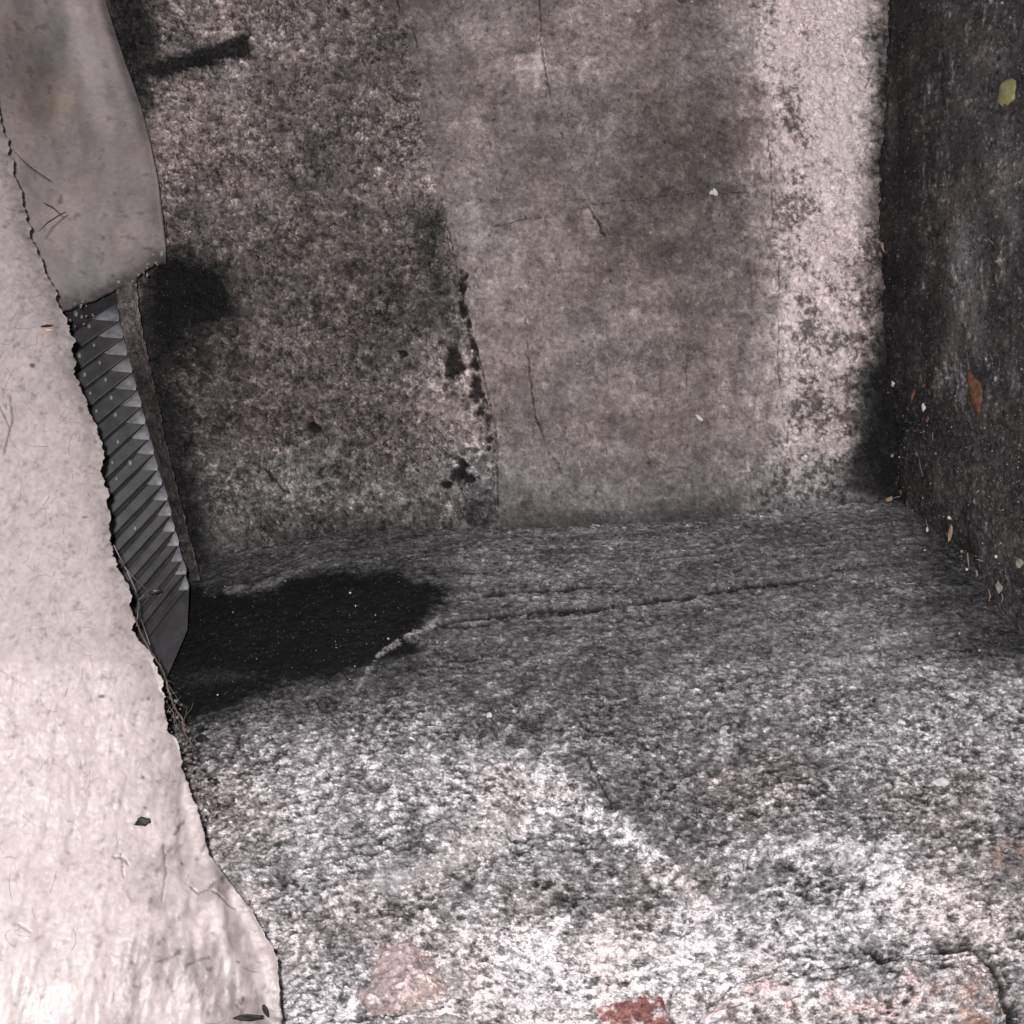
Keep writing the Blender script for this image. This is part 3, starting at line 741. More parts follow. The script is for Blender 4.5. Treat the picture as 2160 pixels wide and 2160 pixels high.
rim = strip_mesh("mortar_rim", [(264, 560), (270, 650), (289, 740), (311, 830), (339, 950), (362, 1040), (386, 1130), (405, 1195), (416, 1225)],
                 [22, 21, 20, 18, 15, 14, 13, 12, 6], [.715, .715, .722, .726, .728, .73, .73, .735, .74], .0012,
                 lambda U, V, a, b: 72 - 32 * ss(680, 820, V) + 8 * ss(1050, 1150, V) + 14 * a, M_WALL)
tag(rim, "narrow crumbling mortar rim running down the right side of the ribbed panel", "mortar rim")

# ============================================================ RIBBED PANEL
M_RIB = plain_mat("grey_plastic", (.046, .043, .047), .55, 120, .35, .4, 0.0, .08)
M_RIB2 = plain_mat("grey_plastic_face", (.046, .043, .047), .55, 120, .35, .4, 0.0, .08)
def build_panel():
    by = [669, 705, 741, 777, 814, 850, 886, 919, 950, 984, 1015, 1047, 1080, 1113, 1143, 1176, 1203, 1236]
    bx = [252, 260, 269, 280, 288, 299, 307, 316, 325, 333, 342, 354, 362, 369, 378, 385, 394, 399]
    wd = [52, 47, 45, 43, 40, 40, 36, 34, 31, 30, 26, 26, 25, 23, 20, 20, 19, 18]
    root = empty("ribbed_panel", (-.24, .74, 0))
    tag(root, "dark grey ribbed panel with pale saw tooth edge, between the pale lining and mortar rim", "panel")
    def pd(u, v): return .728 - .00013 * (v - 900)      # plane of the panel
    # backing sheet
    pts = [(60, 560), (240, 560), (252, 660), (288, 800), (336, 970), (399, 1240), (395, 1330), (330, 1480), (200, 1500), (60, 900)]
    me = bpy.data.meshes.new("backing")
    fr = [tuple(at(np.float64(a), np.float64(b), pd(a, b) + .012)) for a, b in pts]
    bk = [tuple(at(np.float64(a), np.float64(b), pd(a, b) + .018)) for a, b in pts]
    n = len(pts)
    me.from_pydata(fr + bk, [], [tuple(range(n)), tuple(range(2 * n - 1, n - 1, -1))] + [(i, (i + 1) % n, n + (i + 1) % n, n + i) for i in range(n)])
    link("backing", me, M_RIB, root)
    M_EDGE = plain_mat("lit_rib_end", (.25, .245, .26), .45, 160, .4, .4, 0, .1)  # paler copy of the rib grey, painted for the lit end facets
    for i in range(18):
        k = i / 17.0
        bxx, byy, w = bx[i], by[i], wd[i]
        nxt = by[i + 1] if i < 17 else by[i] + 27
        nx_ = bx[i + 1] if i < 17 else bx[i] + 6
        h = 28 - 3 * k
        dirv = np.array([-1.0, .68 + .62 * k]); ln = 170 + 20 * k
        a = np.array([bxx - w, byy]); b = np.array([bxx, byy]); c = np.array([bxx - 8, byy - h])
        d2 = np.array([nx_ - 8, nxt - (28 - 3 * k)])
        tail = dirv * ln
        def p(q, dz): return tuple(at(np.float64(q[0]), np.float64(q[1]), pd(q[0], q[1]) + dz * .32))
        # rib: crest edge runs from the front corner a, valley behind; each rib is a wedge
        V = [p(a, -.006), p(b, -.006), p(d2, .006), p(a + tail, -.006), p(d2 + tail + np.array([-8, 6]), .006),
             p(a, .014), p(b, .014), p(d2, .014), p(a + tail, .014), p(d2 + tail + np.array([-8, 6]), .014)]
        Fc = [(0, 1, 2), (0, 2, 4, 3), (0, 5, 6, 1), (1, 6, 7, 2), (0, 3, 8, 5), (2, 7, 9, 4), (3, 4, 9, 8)]
        m = bpy.data.meshes.new("rib"); m.from_pydata(V, [], Fc)
        o = link("rib", m, M_RIB, root)
        bv = o.modifiers.new("bevel", 'BEVEL'); bv.width = .0012; bv.segments = 3
        # the pale sloping end of the rib
        V = [p(a, -.0065), p(b, -.0055), p(c, .002), p(a + dirv * 7, -.0035), p(b + np.array([-2, 9]), -.002), p(c, .01), p(b, .01), p(a, .01)]
        V = V + [p((a * .45 + b * .55) + np.array([0, 3.]), -.0085)]
        Fc = [(0, 8, 2), (8, 1, 2), (0, 3, 8), (3, 4, 8), (8, 4, 1), (2, 1, 6, 5), (0, 2, 5, 7)]
        m = bpy.data.meshes.new("tooth"); m.from_pydata(V, [], Fc)
        for pl in m.polygons: pl.use_smooth = True
        o = link("tooth", m, M_EDGE, root)
    # small pale domes added to stand in for glints on the rib crests
    import bmesh
    bm = bmesh.new(); bmesh.ops.create_icosphere(bm, subdivisions=2, radius=.0021)
    for v_ in bm.verts: v_.co.z *= 1.5; v_.co.y *= .6
    sm = bpy.data.meshes.new("glint_dome"); bm.to_mesh(sm); bm.free(); sm.materials.append(plain_mat("pale_glint", (.22, .22, .23), .35, 500, .15, .5))
    for p_ in sm.polygons: p_.use_smooth = True
    for (a, b) in [(188, 688), (198, 728), (167, 750), (210, 765), (178, 790), (222, 801), (190, 829), (234, 839), (203, 867), (243, 875), (156, 714), (172, 668), (248, 932), (274, 977), (236, 976), (245, 1010), (284, 1115), (160, 662)]:
        o = bpy.data.objects.new("glint_dome", sm); COL.objects.link(o); o.parent = root
        o.location = Vector(at(np.float64(a), np.float64(b), pd(a, b) - .0055)) - root.location
        s = random.uniform(.5, .85); o.scale = (s, s, s)
build_panel()

# ============================================================ PALE LINING, left foreground
FE = [(-300, -150), (0, -70), (120, -30), (240, 0), (330, 22), (480, 62), (560, 92), (650, 130), (700, 150), (760, 155), (820, 172), (880, 195), (930, 214), (960, 219), (985, 212), (1000, 213), (1030, 224), (1060, 228), (1090, 237), (1120, 232),
      (1180, 240), (1210, 258), (1240, 268), (1262, 277), (1300, 281), (1330, 282), (1370, 310), (1400, 330), (1440, 345), (1490, 346), (1540, 352), (1560, 375), (1620, 386), (1680, 405), (1730, 425), (1800, 440), (1850, 478), (1920, 530), (1990, 568), (2020, 585), (2060, 588), (2160, 596), (2300, 610), (2500, 640)]
_fv = np.arange(-700, 2900, 10.0)
_ff = np.convolve(np.pad(np.interp(_fv, [p[0] for p in FE], [p[1] for p in FE]), 20, mode='edge'), np.hanning(43)[1:-1] / np.hanning(43).sum(), mode='valid')
def fore_surface(U, Vv, fe, back):
    s = np.interp(Vv, _fv, _ff) - U
    R0 = np.interp(Vv, [0, 800, 2160], [300, 430, 560])
    q = np.clip(1 - s / R0, 0, 1)
    base = np.interp(Vv, [-300, 600, 1400, 2160, 2500], [.63, .575, .485, .442, .435])
    return base + .030 * q ** 3 + back * .07 - .045 * ss(120, 900, s) * ss(300, 1300, Vv)
def build_fore():
    vs = np.arange(-200, 2420, 3.3)
    a = np.concatenate([np.linspace(0, .3, 30), np.linspace(.3, 1, 200)[1:], np.linspace(1.004, 1.08, 14)])
    A, Vv = np.meshgrid(a, vs)
    fe = np.interp(Vv, [p[0] for p in FE], [p[1] for p in FE])
    jag = fbm(Vv * .0004, Vv * 0 + 2, .014, 5, 700, .65) * (5 + 7 * ss(1800, 1400, Vv)) + fbm(Vv * .0004, Vv * 0 + 5, .0060, 4, 702, .7) * 4
    left = -420.0
    U = left + (fe - left) * np.clip(A, 0, 1)
    fe0 = fe; U0 = U
    back = np.clip(A - 1, 0, 1) / .08
    d = fore_surface(U0, Vv, fe0, back)
    U = U0 + jag * ss(26, 0, fe0 - U0) - back * 40
    B = at(U, Vv, d)
    N = normals(B)
    x = B[..., 0] + back * .03; z = B[..., 2]
    n1 = fbm(x * 1.6, z, .012, 4, 711, .6); n2 = fbm(x * 1.3, z * .6, .0035, 3, 721, .6); n3 = fbm(x * 2.2, z * .7, .035, 4, 731)
    n4 = fbm(x, z, .0016, 2, 741)
    disp = .0004 * n1 + .00022 * n2 + .0020 * n3 + .00016 * n4
    s = fe - U
    # folds of the second layer near the lower right edge
    fold1 = [(345, 1500), (372, 1560), (385, 1640), (372, 1740), (385, 1850), (395, 1980), (420, 2080), (440, 2200)]
    f1 = np.interp(Vv, [p[1] for p in fold1], [p[0] for p in fold1]) + n1 * 6
    disp += -.0018 * ss(-8, 14, U - f1) * ss(1490, 1600, Vv) + .0022 * ss(35, 0, np.abs(U - f1 - 60 - .1 * (Vv - 1700))) * ss(1650, 1800, Vv)
    f2 = [(455, 1830), (470, 1900), (480, 1980), (492, 2080), (500, 2200)]
    f2x = np.interp(Vv, [p[1] for p in f2], [p[0] for p in f2]) + n1 * 8
    disp += -.0018 * ss(-8, 14, U - f2x) * ss(1820, 1880, Vv)
    lump = ss(.45, .1, worley(x, z * .6, .011, 77)) * ss(130, 20, s) * (back <= 0)
    disp += .0003 * lump
    cr = np.zeros_like(x)
    for pts, wd in (([(405, 1868), (420, 1882), (440, 1876), (452, 1860)], 2.0), ([(240, 1810), (262, 1812), (270, 1825)], 2.2), ([(420, 1810), (430, 1790), (436, 1775)], 1.8), ([(395, 2035), (420, 2025), (445, 2018)], 1.5),
                    ([(375, 1745), (395, 1730), (385, 1742), (368, 1760)], 2.6), ([(0, 858), (20, 900), (10, 950)], 1.2), ([(345, 1780), (350, 1840), (340, 1900)], 1.2), ([(40, 1950), (65, 1965)], 1.6),
                    ([(20, 830), (26, 880), (8, 960)], 1.1), ([(330, 2030), (370, 2015), (385, 2000)], 1.2), ([(450, 1880), (470, 1895), (500, 1910)], 2), ([(260, 1850), (255, 1800)], 1)):
        dd = pdist(U + n2 * 2, Vv + n2 * 2, pts); cr = np.maximum(cr, ss(wd + 1.4, wd * .3, dd))
    disp -= cr * .0008
    disp = disp * ss(-4, 30, s)
    P = B + N * disp[..., None]
    n5 = fbm(x * 1.2, z * .8, .0026, 2, 771, .8); n6 = fbm(x, z, .007, 3, 772, .7)
    alb = .52 + .04 * n1 + .05 * n2 + .05 * n3 + .06 * n5 + .05 * n6 - .10 * ss(.32, .6, -n5 * .6 - n6 * .7)
    alb = alb - .09 * ss(420, 60, s) * ss(-.3, .4, n3 + n1)
    alb = alb - .10 * ss(60, 0, s) * ss(1500, 600, Vv) - .05 * ss(100, 10, s)
    
    dirt = ss(.05, .5, fbm(x, z, .028, 4, 751) + .15) * ss(1500, 1850, Vv) * ss(150, 300, U); alb = alb - .17 * dirt
    sp = ss(.72, .9, n2 * .8 + fbm(x, z, .008, 2, 761) * .5); alb = alb - .16 * sp
    alb = alb * (1 - .62 * cr)
    for (hx, hy, rx, ry, k) in [(68, 770, 7, 5, .8), (180, 1090, 7, 2.5, .7), (215, 1468, 7, 4, .7), (312, 1475, 3, 4, .6), (302, 1640, 4, 4, .6), (386, 1821, 3, 5, .7), (306, 1704, 4, 2, .6), (255, 1552, 5, 3, .5), (515, 2107, 5, 6, .6), (178, 2072, 3, 7, .5), (505, 2028, 5, 3, .6), (378, 1935, 3, 8, .5)]:
        alb = alb * (1 - k * ss(1.3, .6, np.hypot((U - hx) / rx, (Vv - hy) / ry) + .2 * n2))
    alb = np.where(back > 0, alb * .6, alb)
    alb = np.clip(alb, .03, .8)
    C = tint(alb, .8 + 0 * alb) * np.array([.985, .985, 1.0])
    V_, F_, C_ = grid_split(P, C)[0]
    o = link("pale_lining", np_mesh("pale_lining", V_, F_, C_), M_PALE)
    tag(o, "bulging pale pinkish plaster lining in the left foreground, with a ragged right edge", "lining")
build_fore()
def on_fore(u, v, off=0.0):
    fe = np.interp(v, [p[0] for p in FE], [p[1] for p in FE])
    d = float(fore_surface(np.float64(u), np.float64(v), fe, 0.0)) - off
    return Vector(at(np.float64(u), np.float64(v), d))
def on_ledge(u, v, off=0.0):
    d, e = ledge_base(np.float64(u), np.float64(v))
    return Vector(at(np.float64(u), np.float64(v), float(d) - off))
def on_back(u, v, off=0.0):
    return Vector(at(np.float64(u), np.float64(v), .80 - off))

# ============================================================ SMALL THINGS
def flake(name, center, nrm, up, w_, h_, mat, label, cat, group=None, curl=.15, shape=None, thick=.0004, rot=0.0, seedv=0):
    """a curled flake: rim outline, domed, closed thickness"""
    rg = random.Random(seedv)
    nrm = nrm.normalized(); a = up.cross(nrm).normalized(); b = nrm.cross(a).normalized()
    ca, sa = math.cos(rot), math.sin(rot)
    a, b = a * ca + b * sa, b * ca - a * sa
    n = 14; rings = 4
    outline = []
    for i in range(n):
        t = 2 * math.pi * i / n
        if shape == 'leaf': r = (abs(math.cos(t)) ** .3 * .25 + .75) if False else 1; ox = math.cos(t) * (.62 + .38 * abs(math.cos(t))) * .9; oy = math.sin(t) * (1 - .25 * abs(math.cos(t)))
        elif shape == 'seed': ox = math.cos(t) * (1 - .18 * math.sin(t)); oy = math.sin(t)
        else: r = rg.uniform(.62, 1.05); ox = math.cos(t) * r; oy = math.sin(t) * r
        jj = rg.uniform(.80, 1.12); outline.append((ox * jj * w_ / 2, oy * jj * h_ / 2))
    V = [];  Fc = []
    def P(x, y, side):
        zc = curl * min(w_, h_) * (1 - (2 * x / w_) ** 2 * .8 - (2 * y / h_) ** 2 * .5) + .05 * min(w_, h_) * math.sin(9 * x / w_ + 5 * y / h_ + seedv)
        return center + a * x + b * y + nrm * (zc + side * thick + .0005)
    for side in (1, -1):
        base = len(V); V.append(P(0, 0, side))
        for r in range(1, rings + 1):
            for (ox, oy) in outline: V.append(P(ox * r / rings, oy * r / rings, side))
        for i in range(n):
            j = (i + 1) % n
            f = (base, base + 1 + i, base + 1 + j); Fc.append(f if side > 0 else f[::-1])
            for r in range(rings - 1):
                q0 = base + 1 + r * n; q1 = q0 + n
                f = (q0 + i, q1 + i, q1 + j, q0 + j); Fc.append(f if side > 0 else f[::-1])
    o1 = 1 + (rings - 1) * n; o2 = 1 + rings * n + o1
    for i in range(n):
        j = (i + 1) % n; Fc.append((o1 + j, o1 + i, o2 + i, o2 + j))
    me = bpy.data.meshes.new(name)
    me.from_pydata([tuple(v - center) for v in V], [], Fc)
    for p in me.polygons: p.use_smooth = True
    me.materials.append(mat)
    o = bpy.data.objects.new(name, me); o.location = center; COL.objects.link(o)
    return tag(o, label, cat, group)
M_GREEN = plain_mat("dry_green_leaf", (.34, .31, .15), .5, 250, .2)
M_TAN = plain_mat("tan_husk", (.42, .29, .21), .55, 400, .35)
M_GREYH = plain_mat("grey_husk", (.36, .32, .29), .6, 300, .35)
M_WHITE = plain_mat("white_chip", (.78, .76, .74), .6, 500, .15)
M_RUST = plain_mat("rusty_wood", (.17, .080, .052), .75, 260, .5)
M_BLACK = plain_mat("black_chip", (.02, .018, .018), .6, 400, .3)
M_ORANGE = plain_mat("orange_chip", (.72, .42, .26), .6, 400, .2)
M_WEB = plain_mat("web_thread", (.26, .235, .23), .6, 400, .2)
M_ROOT = plain_mat("rootlet", (.16, .125, .12), .6, 400, .3)
M_HAIR = plain_mat("dark_hair", (.13, .09, .085), .6, 400, .2)
PX = .7 / 2160
UPZ = Vector((0, 0, 1))
flake("leaf_scrap", on_right(2131, 197, .001), RN, UPZ, 44 * PX * 1.25, 58 * PX, M_GREEN, "round yellow green leaf scrap stuck high on the black side wall", "leaf scrap", None, .2, 'seed', rot=.1, seedv=1)
flake("splinter", on_right(2062, 830, .001), RN, UPZ, 34 * PX * 1.25, 118 * PX, M_RUST, "long rust brown wood splinter on the black side wall", "splinter", None, .1, 'leaf', rot=.28, seedv=2)
flake("seed_husk", on_right(1873, 515, .003), RN, UPZ, 18 * PX * 1.25, 58 * PX, M_TAN, "tan almond shaped seed husk in the corner beside the whitish lime band", "seed husk", None, .35, 'leaf', rot=.35, seedv=3)
flake("paint_flake", on_right(1892, 357, .001), RN, UPZ, 24 * PX * 1.25, 36 * PX, M_GREYH, "pinkish grey flake, upper one of a pair on the black wall", "flake", None, .1, seedv=4)
flake("paint_flake", on_right(1887, 395, .001), RN, UPZ, 26 * PX * 1.25, 50 * PX, M_GREYH, "pale grey flake just below the pinkish one on the black wall", "flake", None, .1, rot=.3, seedv=5)
flake("seed_husk", on_right(1845, 370, .001), Vector((-.5, -1, 0)), UPZ, 12 * PX, 48 * PX, M_GREYH, "thin grey husk lying along the corner left of the flake pair", "seed husk", None, .2, 'leaf', rot=.25, seedv=6)
flake("paint_flake", on_right(1889, 808, .001), RN, UPZ, 15 * PX * 1.25, 22 * PX, M_WHITE, "small cream chip beside tiny brown curls on the black wall", "chip", None, .2, seedv=7)
flake("paint_flake", on_right(1953, 860, .001), RN, UPZ, 13 * PX * 1.25, 24 * PX, M_WHITE, "white chip left of the rust brown splinter", "chip", None, .2, seedv=8)
flake("husk_curl", on_right(1877, 828, .001), RN, UPZ, 14 * PX * 1.25, 9 * PX, M_RUST, "small brown curl just under the cream chip", "husk", None, .4, seedv=9)
flake("husk_curl", on_right(1932, 832, .001), RN, UPZ, 9 * PX * 1.25, 30 * PX, M_RUST, "narrow brown curl between the cream chip and white chip", "husk", None, .4, 'leaf', rot=-.4, seedv=10)
flake("husk_curl", on_right(1954, 814, .001), RN, UPZ, 10 * PX * 1.25, 14 * PX, M_RUST, "brown curl just above the white chip", "husk", None, .4, seedv=11)
flake("husk_curl", on_right(1962, 884, .001), RN, UPZ, 7 * PX * 1.25, 20 * PX, M_RUST, "brown shred just below the white chip", "husk", None, .4, 'leaf', rot=-.2, seedv=12)
flake("seed_husk", on_right(1885, 1055, .004), RN + Vector((0, -.4, .4)), UPZ, 18 * PX * 1.6, 14 * PX, M_TAN, "tan husk caught where the three surfaces meet", "seed husk", None, .35, rot=.6, seedv=13)
flake("husk_curl", on_right(1905, 1038, .001), RN, UPZ, 8 * PX * 1.25, 16 * PX, M_RUST, "reddish shred above the tan husk in the corner", "husk", None, .4, 'leaf', rot=.6, seedv=14)
flake("seed", on_right(2007, 1092, .001), RN, UPZ, 8 * PX * 1.25, 9 * PX, M_WHITE, "tiny bright white seed above the slender pinkish leaf", "seed", None, .4, 'seed', seedv=15)
flake("seed", on_right(1961, 1117, .001), RN, UPZ, 6 * PX * 1.25, 14 * PX, M_WHITE, "small white pointed seed left of the slender pinkish leaf", "seed", None, .4, 'leaf', seedv=16)
flake("leaf_scrap", on_right(2013, 1125, .002), RN, UPZ, 11 * PX * 1.25, 44 * PX, M_TAN, "slender pinkish brown curled leaf above the ledge corner", "leaf scrap", None, .35, 'leaf', rot=-.2, seedv=17)
flake("paint_flake", on_right(1982, 1152, .002), RN, UPZ, 15 * PX * 1.25, 21 * PX, M_WHITE, "boot shaped white chip beside the dark hollow", "chip", None, .25, rot=-.3, seedv=18)
flake("seed", on_right(2044, 1201, .001), RN, UPZ, 6 * PX * 1.25, 7 * PX, M_WHITE, "white seed at the lower end of a straw bit", "seed", None, .4, 'seed', seedv=19)
flake("seed", on_right(2033, 1163, .001), RN, UPZ, 6 * PX * 1.25, 7 * PX, M_TAN, "tan seed right of the dark hollow", "seed", None, .4, 'seed', seedv=20)
flake("seed", on_right(2106, 1174, .001), RN, UPZ, 6 * PX * 1.25, 8 * PX, M_WHITE, "small white seed between the straw bit and frame edge", "seed", None, .4, 'seed', seedv=21)
flake("leaf_scrap", on_right(2115, 1238, .002), RN, UPZ, 17 * PX * 1.25, 30 * PX, M_GREYH, "pale grey oval leaf with a thin stalk, low on the black wall", "leaf scrap", None, .2, 'leaf', rot=.15, seedv=22)
flake("leaf_scrap", on_right(2158, 1188, .002), RN, UPZ, 16 * PX * 1.25, 22 * PX, M_GREYH, "pale grey scrap cut by the right frame edge", "leaf scrap", None, .2, 'seed', seedv=23)
flake("seed", on_right(1886, 961, .001), RN, UPZ, 8 * PX * 1.25, 9 * PX, M_TAN, "round brown seed with a pale one touching it", "seed", None, .4, 'seed', seedv=24)
flake("seed", on_right(1873, 963, .001), RN, UPZ, 5 * PX * 1.25, 7 * PX, M_GREYH, "pale seed touching the round brown one", "seed", None, .4, 'seed', seedv=25)
flake("paint_flake", on_right(1984, 408, .001), RN, UPZ, 14 * PX * 1.25, 28 * PX, M_GREYH, "grey flake above the long pale streak on the black wall", "flake", None, .1, seedv=26)
flake("paint_flake", on_right(1882, 258, .001), RN, UPZ, 8 * PX * 1.25, 9 * PX, M_WHITE, "tiny pale chip high beside the wall corner", "chip", None, .1, seedv=27)
flake("paint_flake", on_back(1500, 340, .003), Vector((0, -1, 0)), UPZ, 26 * PX, 28 * PX, M_WHITE, "white plaster chip left of the lime band", "chip", None, .1, seedv=28)
flake("paint_flake", on_back(1524, 336, .003), Vector((0, -1, 0)), UPZ, 22 * PX, 46 * PX, M_GREYH, "brownish oval flake right of the white plaster chip", "flake", None, .1, 'leaf', rot=.1, seedv=29)
flake("paint_flake", on_back(1505, 406, .003), Vector((0, -1, 0)), UPZ, 28 * PX, 20 * PX, M_WHITE, "white chip under the brownish oval flake", "chip", None, .1, rot=-.3, seedv=30)
flake("paint_flake", on_back(1632, 598, .004), Vector((0, -1, 0)), UPZ, 13 * PX, 38 * PX, M_WHITE, "narrow white chip standing in the lime band joint", "chip", None, .1, seedv=31)
flake("paint_flake", on_back(1541, 578, .003), Vector((0, -1, 0)), UPZ, 24 * PX, 32 * PX, M_GREYH, "grey chip left of the lime band joint", "chip", None, .1, seedv=32)
flake("paint_flake", on_back(1475, 882, .003), Vector((0, -1, 0)), UPZ, 26 * PX, 10 * PX, M_WHITE, "white sliver low on the smooth plaster", "chip", None, .1, rot=-.7, seedv=33)
flake("paint_flake", on_back(1220, 770, .003), Vector((0, -1, 0)), UPZ, 20 * PX, 9 * PX, M_WHITE, "white sliver in the middle of the smooth plaster", "chip", None, .1, rot=-.5, seedv=34)
flake("paint_flake", on_ledge(1032, 1510, .006), Vector((0, -1, .7)), UPZ, 11 * PX, 12 * PX, M_WHITE, "bright white chip on top of the round pebble", "chip", None, .3, 'seed', seedv=35)
flake("paint_flake", on_ledge(1985, 1652, .004), Vector((0, -1, .7)), UPZ, 34 * PX, 20 * PX, M_WHITE, "white chip on the right part of the crusted ledge", "chip", None, .1, seedv=36)
# dark bits on the pale lining
nf = Vector((.1, -1, .1))
flake("soot_chip", on_fore(302, 1732, .0035), nf, UPZ, 34 * .46 / 2160, 20 * .46 / 2160, M_BLACK, "squarish black chip on the pale lining with its shadow just below", "chip", None, .1, 'seed', rot=.1, seedv=40)
flake("soot_chip", on_fore(100, 688, .003), nf, UPZ, 36 * .5 / 2160, 7 * .5 / 2160, M_BLACK, "thin black sliver near the top of the pale lining", "chip", None, .1, 'leaf', rot=.15, seedv=41)
flake("soot_chip", on_fore(102, 697, .003), nf, UPZ, 34 * .5 / 2160, 6 * .5 / 2160, M_ORANGE, "thin orange sliver under the black one on the pale lining", "chip", None, .1, 'leaf', rot=.02, seedv=42)
flake("soot_chip", on_fore(525, 2145, .004), nf, UPZ, 82 * .43 / 2160, 15 * .43 / 2160, M_BLACK, "long black sliver at the bottom of the pale lining", "chip", None, .1, 'leaf', rot=.0, seedv=43)
flake("soot_chip", on_fore(560, 2130, .004), nf, UPZ, 14 * .43 / 2160, 34 * .43 / 2160, M_BLACK, "short black sliver crossing the long one", "chip", None, .1, 'leaf', rot=.5, seedv=44)
flake("soot_chip", on_ledge(428, 1558, .012), Vector((0, -1, .5)), UPZ, 36 * .62 / 2160, 20 * .62 / 2160, M_BLACK, "black chip on the ledge beside the hanging rootlet", "chip", None, .2, seedv=45)
flake("soot_chip", on_ledge(452, 1648, .012), Vector((0, -1, .5)), UPZ, 30 * .6 / 2160, 16 * .6 / 2160, M_BLACK, "black chip on the ledge below the rootlet end", "chip", None, .2, rot=-.4, seedv=46)

# straws and threads on the side wall
def straw(pts, r, mat, name, label, cat, f=on_right, off=.0016, group=None):
    P = [f(a, b, off) for a, b in pts]
    c = P[0].copy()
    o = tube(name, [p - c for p in P], r, mat); o.location = c
    return tag(o, label, cat, group)
straw([(2045, 1166), (2046, 1180), (2048, 1197)], .0006, M_TAN, "straw", "short upright straw bit right of the dark hollow", "straw")
straw([(1943, 968), (1945, 985), (1949, 999)], .0003, M_WEB, "fibre", "fine pale fibre below the brown curls on the black wall", "fibre")
straw([(1971, 911), (1972, 930)], .0004, M_WEB, "fibre", "short pale fibre below the white chip and brown shred", "fibre")
straw([(2090, 1244), (2093, 1258), (2088, 1275)], .0005, M_TAN, "fibre", "bent fibre left of the pale oval leaf", "fibre")
straw([(2117, 1252), (2120, 1262), (2116, 1272)], .0004, M_GREYH, "fibre", "stalk like fibre hanging under the pale oval leaf", "fibre")
straw([(1958, 1095), (1958, 1103), (1961, 1111)], .0003, M_WEB, "fibre", "hair thin fibre above the white pointed seed", "fibre")
straw([(1878, 578), (1879, 598), (1877, 612), (1881, 626)], .0007, M_TAN, "straw", "pinkish straw bit under the almond shaped husk", "straw")
straw([(1914, 562), (1918, 572), (1916, 590)], .0004, M_TAN, "fibre", "curved fibre right of the pinkish straw", "fibre")
straw([(1903, 632), (1906, 648)], .0003, M_WEB, "fibre", "tiny fibre below the curved one", "fibre")
straw([(2062, 1180), (2070, 1181), (2077, 1184)], .0006, M_GREYH, "straw", "short level straw right of the upright one", "straw")
straw([(2064, 1206), (2066, 1212), (2062, 1217)], .0007, M_GREYH, "fibre", "small hooked pale fibre low beside the straw", "fibre")
straw([(1945, 782), (1946, 795), (1948, 806)], .0003, M_WEB, "fibre", "fine fibre above the brown curl", "fibre")
straw([(2048, 813), (2053, 822), (2055, 832)], .0004, M_WHITE, "fibre", "white thread lying on the rust brown splinter", "fibre")
straw([(2080, 495), (2100, 515), (2130, 548)], .0004, M_GREYH, "fibre", "jagged pale thread beside the grey streak on the black wall", "fibre")
straw([(1902, 1047), (1890, 1050), (1868, 1058), (1856, 1064)], .0005, M_WEB, "fibre", "pale thread from the corner husk onto the ledge", "fibre")

# rootlet, webs
def air(u, v, d): return Vector(at(np.float64(u), np.float64(v), d))
def thread(lst, r, mat, name, label, cat):
    P = [air(*q) for q in lst]; c = P[0].copy()
    # subdivide with slight wobble
    Q = []
    for a, b in zip(P[:-1], P[1:]):
        for k in range(4): Q.append(a.lerp(b, k / 4) + Vector((random.uniform(-1, 1), 0, random.uniform(-1, 1))) * r * .5)
    Q.append(P[-1])
    o = tube(name, [q - c for q in Q], r, mat); o.location = c
    return tag(o, label, cat)
thread([(282, 1300, .5), (300, 1340, .52), (317, 1373, .53), (338, 1405, .54), (350, 1431, .55), (357, 1462, .55), (366, 1490, .555), (385, 1518, .56), (388, 1540, .56), (398, 1562, .565), (414, 1582, .57)], .0006, M_ROOT,
       "rootlet", "brown rootlet hanging from the ragged edge of the pale lining over the black patch", "rootlet")
web = empty("cobweb", air(300, 1240, .6))
tag(web, "forked dusty cobweb threads in front of the lower end of the ribbed panel", "cobweb")
for lst, r in (([(262, 1195, .56), (285, 1222, .58), (312, 1247, .6), (324, 1248, .61)], .00035), ([(324, 1247, .61), (339, 1244, .62)], .0008), ([(312, 1247, .6), (300, 1258, .6), (292, 1266, .59), (291, 1290, .58), (288, 1320, .56)], .0004),
               ([(268, 1205, .56), (284, 1240, .57), (290, 1266, .58)], .0004), ([(240, 1150, .55), (262, 1195, .56)], .0004), ([(330, 1380, .56), (352, 1440, .57), (392, 1500, .6)], .0003), ([(292, 1290, .58), (316, 1360, .56)], .0003)):
    P = [air(*q) for q in lst]
    tube("thread", P, r, M_WEB, web)
web2 = empty("cobweb", air(110, 450, .6))
tag(web2, "bent dark cobweb threads in front of the smooth board, upper left", "cobweb")
for lst, r in (([(82, 488, .52), (100, 470, .56), (128, 452, .6), (138, 448, .62)], .0004), ([(128, 452, .6), (110, 436, .62), (92, 428, .64)], .00035), ([(30, 320, .5), (60, 350, .55), (108, 382, .64)], .0003)):
    tube("thread", [air(*q) for q in lst], r, M_HAIR, web2)
web3 = empty("cobweb", air(380, 1600, .55))
tag(web3, "dusty tangle of web and crumbs between the pale lining and the ledge", "cobweb")
rg = random.Random(4)
